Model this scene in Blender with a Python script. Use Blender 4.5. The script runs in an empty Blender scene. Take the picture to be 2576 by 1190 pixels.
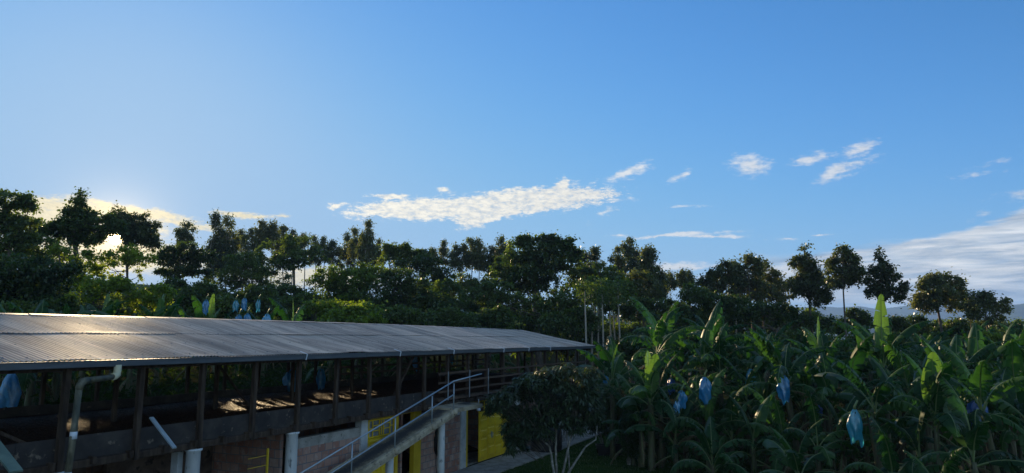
import bpy, math, random
import numpy as np
from mathutils import Vector, Matrix
SC = bpy.context.scene
COL = SC.collection
R = math.radians
# ------------------------------------------------------------------ camera
CAMZ = 5.35
F = 696.0
PITCH = math.atan(102.5 / F)
cd = bpy.data.cameras.new('camera')
cam = bpy.data.objects.new('camera', cd); COL.objects.link(cam)
cam.location = (0, 0, CAMZ)
cam.rotation_euler = (R(90) + PITCH, 0, 0)
cd.sensor_fit = 'HORIZONTAL'; cd.sensor_width = 36.0; cd.lens = 36.0 * F / 1024.0
cd.clip_start = 0.1; cd.clip_end = 30000
SC.camera = cam
CP, SP = math.cos(PITCH), math.sin(PITCH)

def ray(px, py):
    u = px - 512.0; v = 236.5 - py
    return Vector((u, F * CP - v * SP, F * SP + v * CP))
def at(px, py, Y):
    r = ray(px, py); return Vector((0, 0, CAMZ)) + r * (Y / r.y)
K = 1024.0 / 2576.0            # overview pixels of the photograph -> render pixels
def atk(kx, ky, Y): return at(kx * K, ky * K, Y)
def azel(kx, ky):
    r = ray(kx * K, ky * K).normalized()
    return math.atan2(r.x, r.y), math.asin(r.z)

# ------------------------------------------------------------------ light
SC.view_settings.view_transform = 'Standard'
SC.view_settings.look = 'None'
SC.view_settings.exposure = 0.9
SC.view_settings.gamma = 1.0
SUN_AZ, SUN_EL0 = azel(292, 597)
SUN_EL = R(13.6)
sd = bpy.data.lights.new('sun', 'SUN')
sd.energy = 5.0; sd.angle = R(0.55); sd.color = (1.0, 0.74, 0.42)
so = bpy.data.objects.new('sun', sd); COL.objects.link(so)
so.location = (-60, 100, 80)
sdir = Vector((math.sin(SUN_AZ) * math.cos(SUN_EL), math.cos(SUN_AZ) * math.cos(SUN_EL), math.sin(SUN_EL)))
so.rotation_euler = sdir.to_track_quat('Z', 'Y').to_euler()
SUNV = Vector((math.sin(SUN_AZ) * math.cos(SUN_EL0), math.cos(SUN_AZ) * math.cos(SUN_EL0), math.sin(SUN_EL0)))

world = bpy.data.worlds.new('World'); SC.world = world; world.use_nodes = True
W = world.node_tree; W.nodes.clear()

class NT:
    """tiny helper for node trees"""
    def __init__(s, t): s.t = t
    def n(s, kind, **kw):
        nd = s.t.nodes.new(kind)
        for k, v in kw.items(): setattr(nd, k, v)
        return nd
    def link(s, a, b): s.t.links.new(a, b)
    def put(s, sock, v):
        if hasattr(v, 'is_linked') or isinstance(v, bpy.types.NodeSocket): s.t.links.new(v, sock)
        else: sock.default_value = v
    def m(s, op, a, b=0.0, c=None, clamp=False):
        nd = s.n('ShaderNodeMath', operation=op, use_clamp=clamp)
        s.put(nd.inputs[0], a)
        if len(nd.inputs) > 1: s.put(nd.inputs[1], b)
        if c is not None: s.put(nd.inputs[2], c)
        return nd.outputs[0]
    def vm(s, op, a, b=None, out=0):
        nd = s.n('ShaderNodeVectorMath', operation=op); s.put(nd.inputs[0], a)
        if b is not None: s.put(nd.inputs[1], b)
        return nd.outputs[out]
    def mapr(s, v, a, b, c=0.0, d=1.0, smooth=False):
        nd = s.n('ShaderNodeMapRange'); nd.clamp = True
        if smooth: nd.interpolation_type = 'SMOOTHSTEP'
        s.put(nd.inputs[0], v)
        for i, q in enumerate((a, b, c, d)): s.put(nd.inputs[i + 1], q)
        return nd.outputs[0]
    def noise(s, vec, scale, detail=4, rough=0.55, dist=0.0, out=0):
        nd = s.n('ShaderNodeTexNoise'); 
        if vec is not None: s.put(nd.inputs['Vector'], vec)
        nd.inputs['Scale'].default_value = scale; nd.inputs['Detail'].default_value = detail
        nd.inputs['Roughness'].default_value = rough; nd.inputs['Distortion'].default_value = dist
        return nd.outputs[out]
    def mix(s, f, a, b, mode='MIX'):
        nd = s.n('ShaderNodeMix', data_type='RGBA', blend_type=mode)
        s.put(nd.inputs[0], f); s.put(nd.inputs[6], a); s.put(nd.inputs[7], b)
        return nd.outputs[2]
    def ramp(s, v, pts):
        nd = s.n('ShaderNodeValToRGB'); s.put(nd.inputs[0], v)
        e = nd.color_ramp.elements
        while len(e) > len(pts): e.remove(e[-1])
        while len(e) < len(pts): e.new(0.5)
        for q, (p, c) in zip(e, pts): q.position = p; q.color = c if len(c) == 4 else (*c, 1)
        return nd.outputs[0]

def build_world():
    n = NT(W)
    tc = n.n('ShaderNodeTexCoord').outputs['Generated']
    sky = n.n('ShaderNodeTexSky'); sky.sky_type = 'NISHITA'
    sky.sun_disc = False; sky.sun_elevation = SUN_EL; sky.sun_rotation = SUN_AZ
    sky.altitude = 900; sky.air_density = 1.0; sky.dust_density = 0.35; sky.ozone_density = 2.2
    sepd = n.n('ShaderNodeSeparateXYZ'); n.link(tc, sepd.inputs[0])
    x, y, z = sepd.outputs
    az = n.m('ARCTAN2', x, y)
    el = n.m('ARCSINE', z)
    # balance of the phone's exposure: a curve on the sky's own colour
    # response of the phone's camera to the sky: a soft limit on each channel
    sb = n.n('ShaderNodeSeparateXYZ'); n.link(sky.outputs[0], sb.inputs[0]); cb_ = n.n('ShaderNodeCombineXYZ'); ch = []
    for i_, (M_, k_, p_) in enumerate(((.37, 3.0, 1.6), (.59, 2.8, 1.4), (.85, 2.8, 2.1))):
        e_ = n.m('EXPONENT', n.m('MULTIPLY', n.m('POWER', n.m('DIVIDE', sb.outputs[i_], k_), p_), -1.0))
        ch.append(n.m('MULTIPLY', n.m('SUBTRACT', 1.0, e_), M_ * 5.36))
    ch[2] = n.m('MAXIMUM', ch[2], n.m('MULTIPLY', ch[1], 1.18))
    for i_ in range(3): n.link(ch[i_], cb_.inputs[i_])
    # added brightness in the sky behind the camera and overhead lifts the foreground
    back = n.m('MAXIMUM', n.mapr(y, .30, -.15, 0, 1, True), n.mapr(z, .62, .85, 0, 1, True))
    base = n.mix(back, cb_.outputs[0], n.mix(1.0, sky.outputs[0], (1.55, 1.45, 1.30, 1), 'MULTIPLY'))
    # clouds ---------------------------------------------------------
    comb = n.n('ShaderNodeCombineXYZ'); n.link(az, comb.inputs[0]); n.link(el, comb.inputs[1])
    P = comb.outputs[0]
    stretch = n.n('ShaderNodeMapping'); n.link(P, stretch.inputs[0]); stretch.inputs['Scale'].default_value = (1, 2.6, 1)
    w1 = n.noise(stretch.outputs[0], 22, 5, 0.62, out=1)
    w1 = n.vm('SUBTRACT', w1, (0.5, 0.5, 0.5))
    w1s = n.vm('MULTIPLY', w1, (0.05, 0.018, 0))
    Pw = n.vm('ADD', P, w1s)
    f1 = n.noise(stretch.outputs[0], 60, 8, 0.68, 0.3)
    f2 = n.noise(stretch.outputs[0], 190, 6, 0.65)
    st2 = n.n('ShaderNodeMapping'); n.link(P, st2.inputs[0]); st2.inputs['Scale'].default_value = (1, 9, 1); st2.inputs['Rotation'].default_value = (0, 0, R(-4))
    f3 = n.noise(st2.outputs[0], 8, 7, 0.6, 0.6)
    px1 = 1 / (F * 1024 / 1024) * K      # radians per overview pixel (near the middle)
    def blobs(lst, warp=Pw):
        acc = None
        for kx, ky, rx, ry, rot, w in lst:
            a, e = azel(kx, ky)
            mp = n.n('ShaderNodeMapping', vector_type='TEXTURE'); n.link(warp, mp.inputs[0])
            mp.inputs['Location'].default_value = (a, e, 0); mp.inputs['Rotation'].default_value = (0, 0, R(rot))
            mp.inputs['Scale'].default_value = (rx * px1, ry * px1, 1)
            ln = n.vm('LENGTH', mp.outputs[0], out=1)
            v = n.m('MULTIPLY_ADD', ln, -w, w)
            acc = v if acc is None else n.m('MAXIMUM', acc, v)
        return acc
    cream = blobs([(1200, 520, 330, 34, 3, 1.3), (1350, 500, 230, 32, 2, 1.3), (1010, 530, 130, 26, 0, 1.2), (1215, 538, 80, 32, 25, 1.3),
                   (1400, 485, 50, 28, 35, 1.2), (985, 494, 60, 9, 0, .9), (1118, 480, 26, 7, 0, .5), (850, 516, 30, 8, 5, .5), (895, 540, 30, 14, -10, .4)])
    small = blobs([(1585, 432, 80, 20, 22, 1.0), (1715, 442, 38, 13, 28, .8), (1888, 415, 62, 32, -10, 1.1), (1855, 412, 35, 15, -20, .7),
                   (2040, 400, 66, 16, 8, .9), (2155, 376, 60, 19, 14, 1.0), (2110, 430, 72, 23, 20, 1.1), (1530, 530, 34, 10, 22, .8), (1550, 506, 55, 6, 3, .7),
                   (1440, 464, 20, 9, 20, .4), (1486, 463, 20, 9, 20, .5), (2180, 405, 50, 20, 10, .4), (1485, 570, 14, 14, 30, .35),
                   (2450, 440, 50, 8, 3, .35), (2490, 415, 60, 9, 8, .3), (2570, 490, 60, 14, 5, .7), (2460, 538, 26, 9, 18, .5)])
    streak = blobs([(1690, 592, 170, 7, 0, .9), (1790, 595, 130, 6, -2, .9), (1850, 582, 40, 4, 0, .6), (2066, 589, 40, 4, 0, .7), (1980, 601, 50, 5, -3, .5),
                    (1720, 520, 70, 5, 2, .45), (1560, 592, 50, 5, 0, .6), (1360, 592, 20, 3, 0, .5),
                    (1700, 672, 120, 15, 1, 1.0), (1940, 676, 110, 12, 0, .9), (1640, 690, 100, 14, 0, .8), (1830, 700, 150, 14, 0, .6)])
    warm = blobs([(180, 522, 160, 21, -2, 1.1), (330, 532, 180, 19, -6, 1.1), (60, 540, 130, 34, 4, 1.2), (470, 566, 110, 10, -5, .9), (600, 541, 90, 10, -3, .9),
                  (240, 640, 320, 46, 0, 1.3), (470, 640, 200, 18, -4, .9), (600, 650, 220, 12, -3, .5), (800, 700, 260, 36, 0, 1.0), (700, 545, 40, 5, 0, .5), (330, 580, 90, 40, 0, .9)])
    big = blobs([(2560, 635, 460, 66, 8, 1.5), (2400, 690, 460, 80, 0, 1.4), (2480, 600, 330, 30, 8, 1.3), (2620, 560, 120, 40, 15, 1.1)])
    def dens(mask, noise, k, lo, hi):
        v = n.m('MULTIPLY_ADD', n.m('SUBTRACT', noise, 0.5), k, mask)
        return n.mapr(v, lo, hi, 0, 1, True)
    fine = n.m('ADD', n.m('MULTIPLY', f1, .65), n.m('MULTIPLY', f2, .35))
    d_cream = dens(cream, fine, 2.2, -0.05, 0.45)
    d_small = n.m('MULTIPLY', dens(small, f1, 2.0, 0.05, 1.0), .85)
    d_streak = n.m('MULTIPLY', dens(streak, f1, 1.6, 0.05, .8), .85)
    d_warm = dens(warm, fine, 2.0, 0.0, 0.7)
    d_big = n.m('MULTIPLY', dens(big, f3, 1.1, -0.15, .4), n.mapr(f3, .30, .55, .70, 1.0))
    # light of the clouds: stronger towards the sun
    sdn = n.vm('DOT_PRODUCT', tc, tuple(SUNV), out=1)
    near = n.mapr(sdn, math.cos(R(70)), 1.0, 0, 1)
    near2 = n.m('POWER', near, 2.2)
    ccol = n.mix(near2, (0.72, 0.75, 0.80, 1), (1.22, 1.15, 0.98, 1))
    shade = n.mapr(fine, .35, .62, .78, 1.05)
    ccol = n.mix(1.0, ccol, n.mix(shade, (0, 0, 0, 1), (1, 1, 1, 1)), 'MULTIPLY')
    st3 = n.n('ShaderNodeMapping'); n.link(P, st3.inputs[0]); st3.inputs['Scale'].default_value = (1, 2.2, 1); st3.inputs['Rotation'].default_value = (0, 0, R(18))
    rip = n.noise(st3.outputs[0], 130, 5, .62, .5)
    rip2 = n.m('ADD', n.m('MULTIPLY', rip, .45), n.m('MULTIPLY', f1, .55))
    crc = n.mix(n.mapr(rip2, .38, .56), (0.80, 0.83, 0.88, 1), (1.0, .985, .93, 1))
    # thin stratus: shadowed grey-blue folds and paler ridges
    f4 = n.noise(st2.outputs[0], 9, 6, 0.6, 0.5)
    bcol = n.mix(n.mapr(f4, .36, .66), (0.27, 0.37, 0.50, 1), (0.98, 0.98, 0.95, 1))
    CS = 5.6
    def lay(c0, d, col):
        return n.mix(d, c0, n.mix(1.0, col, (CS, CS, CS, 1), 'MULTIPLY'))
    c = lay(base, d_big, bcol)
    c = lay(c, d_streak, ccol)
    c = lay(c, d_small, ccol)
    c = lay(c, n.m('MULTIPLY', d_cream, n.mapr(rip2, .34, .52, .55, 1.0)), n.mix(1.0, ccol, crc, 'MULTIPLY'))
    c = lay(c, d_warm, n.mix(1.0, ccol, (.84, .78, .58, 1), 'MULTIPLY'))
    # the sun itself and the bright air around it
    ang = n.m('ARCCOSINE', n.m('MINIMUM', sdn, 1.0))
    disc = n.mapr(ang, R(0.30), R(0.55), 260, 0, True)
    a1 = n.m('MULTIPLY', n.m('EXPONENT', n.m('DIVIDE', ang, -R(1.2))), 12)
    a2 = n.m('MULTIPLY', n.m('EXPONENT', n.m('DIVIDE', ang, -R(2.6))), 1.6)
    a3 = n.m('MULTIPLY', n.m('EXPONENT', n.m('DIVIDE', ang, -R(12))), 0.25)
    glow = n.m('ADD', n.m('ADD', disc, a1), n.m('ADD', a2, a3))
    gcol = n.vm('SCALE', (1.0, .70, .30)); gs = gcol.node; n.link(glow, gs.inputs['Scale'])
    tot = n.vm('ADD', c, gcol)
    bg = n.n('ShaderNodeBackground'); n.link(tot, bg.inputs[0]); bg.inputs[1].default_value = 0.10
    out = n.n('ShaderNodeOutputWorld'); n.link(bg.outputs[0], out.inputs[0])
build_world()
world.cycles.sampling_method = 'MANUAL'; world.cycles.sample_map_resolution = 512
SC.cycles.max_bounces = 6; SC.cycles.diffuse_bounces = 3; SC.cycles.glossy_bounces = 2
SC.cycles.transmission_bounces = 4; SC.cycles.transparent_max_bounces = 6; SC.cycles.volume_bounces = 0
SC.cycles.use_denoising = True
SC.cycles.sample_clamp_indirect = 4.0

# ------------------------------------------------------------------ scene helpers
rng = np.random.default_rng(7)
random.seed(7)
def tag(o, label=None, cat=None, group=None, kind=None):
    if label: o['label'] = label
    if cat: o['category'] = cat
    if group: o['group'] = group
    if kind: o['kind'] = kind
    return o
def empty(name, loc=(0, 0, 0), rz=0.0, **kw):
    o = bpy.data.objects.new(name, None); o.empty_display_size = .2; COL.objects.link(o)
    o.location = loc; o.rotation_euler = (0, 0, rz); return tag(o, **kw)
def mesh_np(name, V, Fq, smooth=False):
    """V n x 3, Fq m x k (all faces with k corners)"""
    me = bpy.data.meshes.new(name)
    V = np.asarray(V, dtype=np.float32); Fq = np.asarray(Fq, dtype=np.int32)
    m, k = Fq.shape
    me.vertices.add(len(V)); me.vertices.foreach_set('co', V.ravel())
    me.loops.add(m * k); me.loops.foreach_set('vertex_index', Fq.ravel())
    me.polygons.add(m); me.polygons.foreach_set('loop_start', np.arange(0, m * k, k, dtype=np.int32))
    me.polygons.foreach_set('loop_total', np.full(m, k, dtype=np.int32))
    if smooth: me.polygons.foreach_set('use_smooth', np.ones(m, dtype=bool))
    me.update(calc_edges=True); me.validate()
    return me
def link(name, me, mat, parent=None, loc=None, **kw):
    o = bpy.data.objects.new(name, me); COL.objects.link(o)
    if mat is not None and len(me.materials) == 0: me.materials.append(mat)
    if parent is not None: o.parent = parent
    if loc is not None: o.location = loc
    return tag(o, **kw)

class MB:
    """collects faces into one mesh"""
    def __init__(s): s.v = []; s.f = []; s.sm = []; s.mi = []; s.cur = 0
    def add(s, vs, fs, smooth=False):
        b = len(s.v); s.v.extend([tuple(q) for q in vs])
        for f in fs: s.f.append([b + i for i in f]); s.sm.append(smooth); s.mi.append(s.cur)
        return s
    def box(s, a, b):
        x0, y0, z0 = a; x1, y1, z1 = b
        vs = [(x0, y0, z0), (x1, y0, z0), (x1, y1, z0), (x0, y1, z0), (x0, y0, z1), (x1, y0, z1), (x1, y1, z1), (x0, y1, z1)]
        return s.add(vs, [(0, 3, 2, 1), (4, 5, 6, 7), (0, 1, 5, 4), (1, 2, 6, 5), (2, 3, 7, 6), (3, 0, 4, 7)])
    def bbox(s, a, b, c=.012):
        """box with a small chamfer on its edges"""
        import bmesh
        bm = bmesh.new(); bmesh.ops.create_cube(bm, size=1)
        for v in bm.verts:
            v.co = Vector([(a[i] + b[i]) / 2 + v.co[i] * (b[i] - a[i]) for i in range(3)])
        bmesh.ops.bevel(bm, geom=bm.edges[:], offset=min(c, min(abs(b[i] - a[i]) for i in range(3)) * .3), segments=1, affect='EDGES')
        bm.verts.index_update()
        s.add([v.co[:] for v in bm.verts], [[v.index for v in f.verts] for f in bm.faces]); bm.free(); return s
    def beam(s, p, q, w, h, up=(0, 0, 1)):
        p = Vector(p); q = Vector(q); d = (q - p).normalized(); u = Vector(up)
        if abs(d.dot(u)) > .98: u = Vector((1, 0, 0))
        sd_ = d.cross(u).normalized() * w / 2; uu = sd_.cross(d).normalized() * h / 2
        vs = [p - sd_ - uu, p + sd_ - uu, p + sd_ + uu, p - sd_ + uu, q - sd_ - uu, q + sd_ - uu, q + sd_ + uu, q - sd_ + uu]
        return s.add(vs, [(0, 3, 2, 1), (4, 5, 6, 7), (0, 1, 5, 4), (1, 2, 6, 5), (2, 3, 7, 6), (3, 0, 4, 7)])
    def tube(s, pts, rad, n=8, caps=True):
        pts = [Vector(p) for p in pts]
        if not hasattr(rad, '__len__'): rad = [rad] * len(pts)
        up = Vector((0, 0, 1)); vs = []; fs = []
        prev = None
        for i, p in enumerate(pts):
            d = (pts[min(i + 1, len(pts) - 1)] - pts[max(i - 1, 0)])
            d = d.normalized() if d.length > 1e-9 else Vector((0, 0, 1))
            if prev is None:
                a = up if abs(d.z) < .9 else Vector((1, 0, 0)); u = d.cross(a).normalized()
            else:
                u = (prev - d * prev.dot(d)).normalized()
            prev = u; w = d.cross(u)
            for k in range(n):
                an = 2 * math.pi * k / n
                vs.append(p + (u * math.cos(an) + w * math.sin(an)) * rad[i])
        for i in range(len(pts) - 1):
            for k in range(n):
                k2 = (k + 1) % n
                fs.append((i * n + k, i * n + k2, (i + 1) * n + k2, (i + 1) * n + k))
        s.add(vs, fs, True)
        if caps:
            b = len(s.v) - len(vs)
            s.f.append([b + k for k in range(n)][::-1]); s.sm.append(False); s.mi.append(s.cur)
            s.f.append([b + (len(pts) - 1) * n + k for k in range(n)]); s.sm.append(False); s.mi.append(s.cur)
        return s
    def lathe(s, prof, c=(0, 0, 0), n=24):
        vs = []; fs = []
        for r, z in prof:
            for k in range(n):
                a = 2 * math.pi * k / n; vs.append((c[0] + r * math.cos(a), c[1] + r * math.sin(a), c[2] + z))
        for i in range(len(prof) - 1):
            for k in range(n):
                k2 = (k + 1) % n; fs.append((i * n + k, i * n + k2, (i + 1) * n + k2, (i + 1) * n + k))
        return s.add(vs, fs, True)
    def mesh(s, name, off=(0, 0, 0)):
        me = bpy.data.meshes.new(name)
        me.from_pydata([(v[0] - off[0], v[1] - off[1], v[2] - off[2]) for v in s.v], [], s.f)
        me.polygons.foreach_set('use_smooth', s.sm)
        me.polygons.foreach_set('material_index', s.mi)
        me.update(); return me
    def build(s, name, mats, parent=None, off=(0, 0, 0), loc=None, **kw):
        me = s.mesh(name, off)
        if not isinstance(mats, (list, tuple)): mats = [mats]
        for m_ in mats: me.materials.append(m_)
        return link(name, me, None, parent, loc, **kw)

# ------------------------------------------------------------------ materials
def mat(name, build):
    m_ = bpy.data.materials.new(name); m_.use_nodes = True
    t = m_.node_tree; t.nodes.clear(); n = NT(t); out = n.n('ShaderNodeOutputMaterial')
    build(n, out); return m_
def simple(name, cols, scale=4, rough=.7, bump=.0, bscale=60, metal=0.0, spec=.3, detail=6, stretch=(1, 1, 1), coord='Object', dist=.0, speck=None):
    def b(n, out):
        tc = n.n('ShaderNodeTexCoord').outputs[coord]
        mp = n.n('ShaderNodeMapping'); n.link(tc, mp.inputs[0]); mp.inputs['Scale'].default_value = stretch
        nz = n.noise(mp.outputs[0], scale, detail, .6, dist)
        k = len(cols)
        c = n.ramp(nz, [(.32 + .36 * i / max(1, k - 1), q) for i, q in enumerate(cols)])
        if speck:
            s2 = n.noise(mp.outputs[0], speck[1], 3, .6)
            c = n.mix(n.mapr(s2, speck[2], speck[2] + .08), c, (*speck[0], 1))
        p = n.n('ShaderNodeBsdfPrincipled'); n.link(c, p.inputs['Base Color'])
        p.inputs['Roughness'].default_value = rough; p.inputs['Metallic'].default_value = metal
        p.inputs['Specular IOR Level'].default_value = spec
        if bump:
            bn = n.noise(mp.outputs[0], bscale, 5, .6)
            bp = n.n('ShaderNodeBump'); bp.inputs['Strength'].default_value = bump; bp.inputs['Distance'].default_value = .02
            n.link(bn, bp.inputs['Height']); n.link(bp.outputs[0], p.inputs['Normal'])
        n.link(p.outputs[0], out.inputs[0])
    return mat(name, b)

def leafmat(name, dark, mid, light, tr=.35, gloss=.12, rough=.42, scale=.6, tcol=None, rnd=.25):
    """leaf: reflects, lets light through, has a waxy sheen; colour wanders from clump to clump and tree to tree"""
    def b(n, out):
        g = n.n('ShaderNodeNewGeometry')
        oi = n.n('ShaderNodeObjectInfo')
        nz = n.noise(g.outputs['Position'], scale, 3, .6)
        nz2 = n.noise(g.outputs['Position'], scale * 14, 2, .5)
        v = n.m('ADD', n.m('MULTIPLY', nz, .55), n.m('MULTIPLY', nz2, .45))
        v = n.m('ADD', v, n.m('MULTIPLY', n.m('SUBTRACT', oi.outputs['Random'], .5), rnd))
        c = n.ramp(v, [(.30, dark), (.50, mid), (.72, light)])
        df = n.n('ShaderNodeBsdfDiffuse'); n.link(c, df.inputs[0])
        tl = n.n('ShaderNodeBsdfTranslucent')
        tc_ = n.mix(1.0, c, tcol or (2.8, 2.6, .55, 1), 'MULTIPLY'); n.link(tc_, tl.inputs[0])
        mx = n.n('ShaderNodeMixShader'); mx.inputs[0].default_value = tr
        n.link(df.outputs[0], mx.inputs[1]); n.link(tl.outputs[0], mx.inputs[2])
        gl = n.n('ShaderNodeBsdfGlossy'); gl.inputs['Roughness'].default_value = rough
        gl.inputs[0].default_value = (.8, .8, .8, 1)
        fr = n.n('ShaderNodeLayerWeight'); fr.inputs[0].default_value = .25
        fac = n.m('MULTIPLY_ADD', fr.outputs['Fresnel'], gloss * 1.3, gloss * .25, clamp=True)
        m2 = n.n('ShaderNodeMixShader'); n.link(fac, m2.inputs[0])
        n.link(mx.outputs[0], m2.inputs[1]); n.link(gl.outputs[0], m2.inputs[2])
        n.link(m2.outputs[0], out.inputs[0])
    return mat(name, b)

M = {}
M['euc'] = leafmat('eucalyptus_leaves', (.030, .046, .020), (.058, .082, .032), (.105, .115, .040), .38, .14, .5, .35)
M['broad'] = leafmat('broadleaf_leaves', (.022, .046, .014), (.046, .082, .022), (.085, .125, .028), .42, .12, .45, .4)
M['lime'] = leafmat('sunlit_tint_leaves', (.055, .095, .016), (.100, .155, .024), (.190, .230, .034), .55, .10, .45, .5)  # leaf colour raised to yellow-green to stand in for sunlight on the crowns
M['weeds'] = leafmat('weed_leaves', (.010, .024, .008), (.018, .038, .011), (.032, .056, .016), .25, .02, .6, 1.0)
M['litter'] = leafmat('dead_leaves', (.020, .014, .008), (.045, .032, .018), (.085, .065, .040), .12, .02, .7, 1.0)
M['mango'] = leafmat('mango_leaves', (.024, .044, .020), (.042, .070, .030), (.070, .092, .036), .22, .22, .38, 1.2)
M['bush'] = leafmat('bush_leaves', (.018, .040, .012), (.034, .066, .018), (.060, .090, .024), .35, .16, .42, 1.0)
M['banana'] = leafmat('banana_leaf', (.012, .042, .014), (.022, .066, .020), (.045, .100, .026), .33, .05, .45, .8, (1.45, 1.9, .75, 1), rnd=.55)
M['banana_pale'] = leafmat('young_banana_leaf', (.045, .105, .032), (.070, .145, .042), (.100, .180, .050), .45, .10, .40, .8, (1.3, 1.4, .5, 1))
M['banana_dry'] = leafmat('dry_banana_leaf', (.06, .045, .025), (.12, .09, .05), (.22, .17, .10), .25, .05, .7, 1.0, (1.2, 1.0, .7, 1))
M['midrib'] = simple('banana_midrib', [(.10, .15, .05), (.16, .20, .08)], 3, .5)
M['stem'] = simple('banana_stem', [(.045, .035, .022), (.09, .075, .045), (.07, .095, .04), (.17, .14, .10)], 3.5, .6, .5, 20, stretch=(4, 4, .7))
M['bark'] = simple('bark', [(.045, .038, .03), (.10, .085, .068), (.16, .14, .12)], 2.2, .9, .8, 14, stretch=(2, 2, .5))
M['eucbark'] = simple('eucalyptus_bark', [(.16, .13, .10), (.30, .26, .21), (.42, .38, .33)], 1.2, .85, .5, 10, stretch=(2, 2, .4))
M['mangobark'] = simple('mango_bark', [(.10, .095, .08), (.19, .18, .16), (.36, .35, .33)], 6, .9, .6, 30)

# ------------------------------------------------------------------ shed frame: X along the shed, Y to its back
DV = Vector((0.4258, 0.9048, 0)); NV = Vector((0.9048, -0.4258, 0))
SHED_RZ = math.atan2(DV.y, DV.x)
def S(t, D, z=0.0):
    p = DV * t - NV * D; return Vector((p.x, p.y, z))
def sm(x, a, b):
    x = np.clip((x - a) / (b - a), 0, 1); return x * x * (3 - 2 * x)
def H(x, y):
    x = np.asarray(x, dtype=float); y = np.asarray(y, dtype=float)
    D = -(0.9048 * x - 0.4258 * y); t = 0.4258 * x + 0.9048 * y
    r = np.hypot(x, y)
    up = 2.95 * sm(D, 15.8, 21.4) * (1 - sm(t, 44, 60) * (1 - sm(D, 18, 40)))
    up = up + 1.3 * sm(D, 24, 70)
    roll = .35 * np.sin(x * .05 + 1) * np.cos(y * .043) * sm(r, 45, 120)
    fall = -3.0 * sm(x, 12, 70) * sm(y, 45, 110) - 22 * sm(r, 170, 700) + 6 * np.sin(x * .006 + 2) * np.cos(y * .007) * sm(r, 250, 900)
    fl = .04 * np.sin(x * 1.3) * np.cos(y * 1.1) * (1 - sm(r, 60, 90)) * (D < 12.3)
    return up + roll + fall + fl
def hz(x, y): return float(H(x, y))

# ------------------------------------------------------------------ ground, hills
M['soil'] = simple('soil', [(.010, .014, .006), (.018, .026, .009), (.028, .026, .015), (.014, .026, .008)], .8, 1.0, .8, 9, coord='Object', detail=10, spec=0.0)
M['lawn'] = simple('lawn', [(.022, .046, .012), (.035, .066, .018), (.060, .078, .026)], 1.3, 1.0, .6, 40, detail=10, spec=0.0)
M['concrete'] = simple('concrete', [(.20, .19, .17), (.30, .285, .26), (.40, .38, .35)], 2.2, .85, .35, 40, speck=((.10, .10, .09), 9, .60), detail=10)
M['hill'] = simple('wooded_hills', [(.020, .038, .014), (.035, .060, .020), (.060, .085, .030)], .012, 1.0, .9, .05, detail=12, spec=0.0)

def ground():
    rr = np.concatenate([np.linspace(0, 70, 110), 70 * 1.045 ** np.arange(1, 112)])
    na = 320
    an = np.linspace(0, 2 * np.pi, na, endpoint=False)
    RR, AA = np.meshgrid(rr, an, indexing='ij')
    X = RR * np.sin(AA); Y = RR * np.cos(AA); Z = H(X, Y)
    V = np.stack([X, Y, Z], -1).reshape(-1, 3)
    i, j = np.meshgrid(np.arange(len(rr) - 1), np.arange(na), indexing='ij')
    j2 = (j + 1) % na
    Fq = np.stack([i * na + j, (i + 1) * na + j, (i + 1) * na + j2, i * na + j2], -1).reshape(-1, 4)[:, ::-1]
    link('ground', mesh_np('ground', V, Fq, True), M['soil'], kind='structure')
ground()

def hills(name, prof, dist, depth, seed):
    """a ridge whose crest is given in overview pixels; real slopes in front and behind"""
    r_ = np.random.default_rng(seed)
    xs = np.arange(prof[0][0], prof[-1][0], 6.0)
    cy = np.interp(xs, [p[0] for p in prof], [p[1] for p in prof])
    ph = r_.uniform(0, 6, 8)
    nz = sum(math.sin(ph[k]) * 0 + np.sin(xs * (.02 * 1.7 ** k) + ph[k]) * 2.4 / 1.7 ** k for k in range(6))
    cy = cy + nz * .6
    V = []; nv = 22
    for x_, y_ in zip(xs, cy):
        p = atk(x_, y_, dist)
        for k in range(nv):
            s_ = k / (nv - 1) * 2 - 1                     # -1 front foot .. 0 crest .. 1 back foot
            hgt = (math.cos(s_ * math.pi) * .5 + .5)
            q = Vector((p.x, p.y, 0)) * (1 + s_ * depth / dist)
            gul = math.sin(x_ * .05 + 2.2 * s_) * math.sin(x_ * .021 + 5 * s_) * 14 * (1 - hgt) * hgt * 4
            V.append((q.x, q.y, -30 + (p.z + 30) * hgt + gul * dist / 3500))
    n_ = len(xs); i, j = np.meshgrid(np.arange(n_ - 1), np.arange(nv - 1), indexing='ij')
    Fq = np.stack([i * nv + j, (i + 1) * nv + j, (i + 1) * nv + j + 1, i * nv + j + 1], -1).reshape(-1, 4)
    link(name, mesh_np(name, V, Fq, True), M['hill'], kind='structure')
hills('hills', [(1500, 800), (1900, 790), (1990, 772), (2060, 771), (2110, 776), (2160, 772), (2200, 776), (2290, 768), (2420, 766), (2700, 770), (2900, 790)], 5200, 1500, 3)
hills('hill_ridge', [(2380, 820), (2480, 792), (2530, 772), (2580, 764), (2700, 735), (2850, 730), (3100, 770)], 3900, 1200, 5)
hills('low_hills', [(1700, 830), (2040, 800), (2120, 800), (2200, 812), (2300, 808), (2400, 815), (2600, 826), (2900, 830)], 3000, 900, 9)
hills('wooded_rise', [(-700, 730), (100, 712), (224, 704), (300, 708), (360, 714), (430, 722), (560, 738), (760, 748), (1000, 750), (1300, 770), (1600, 830), (1750, 900)], 420, 120, 11)

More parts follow.
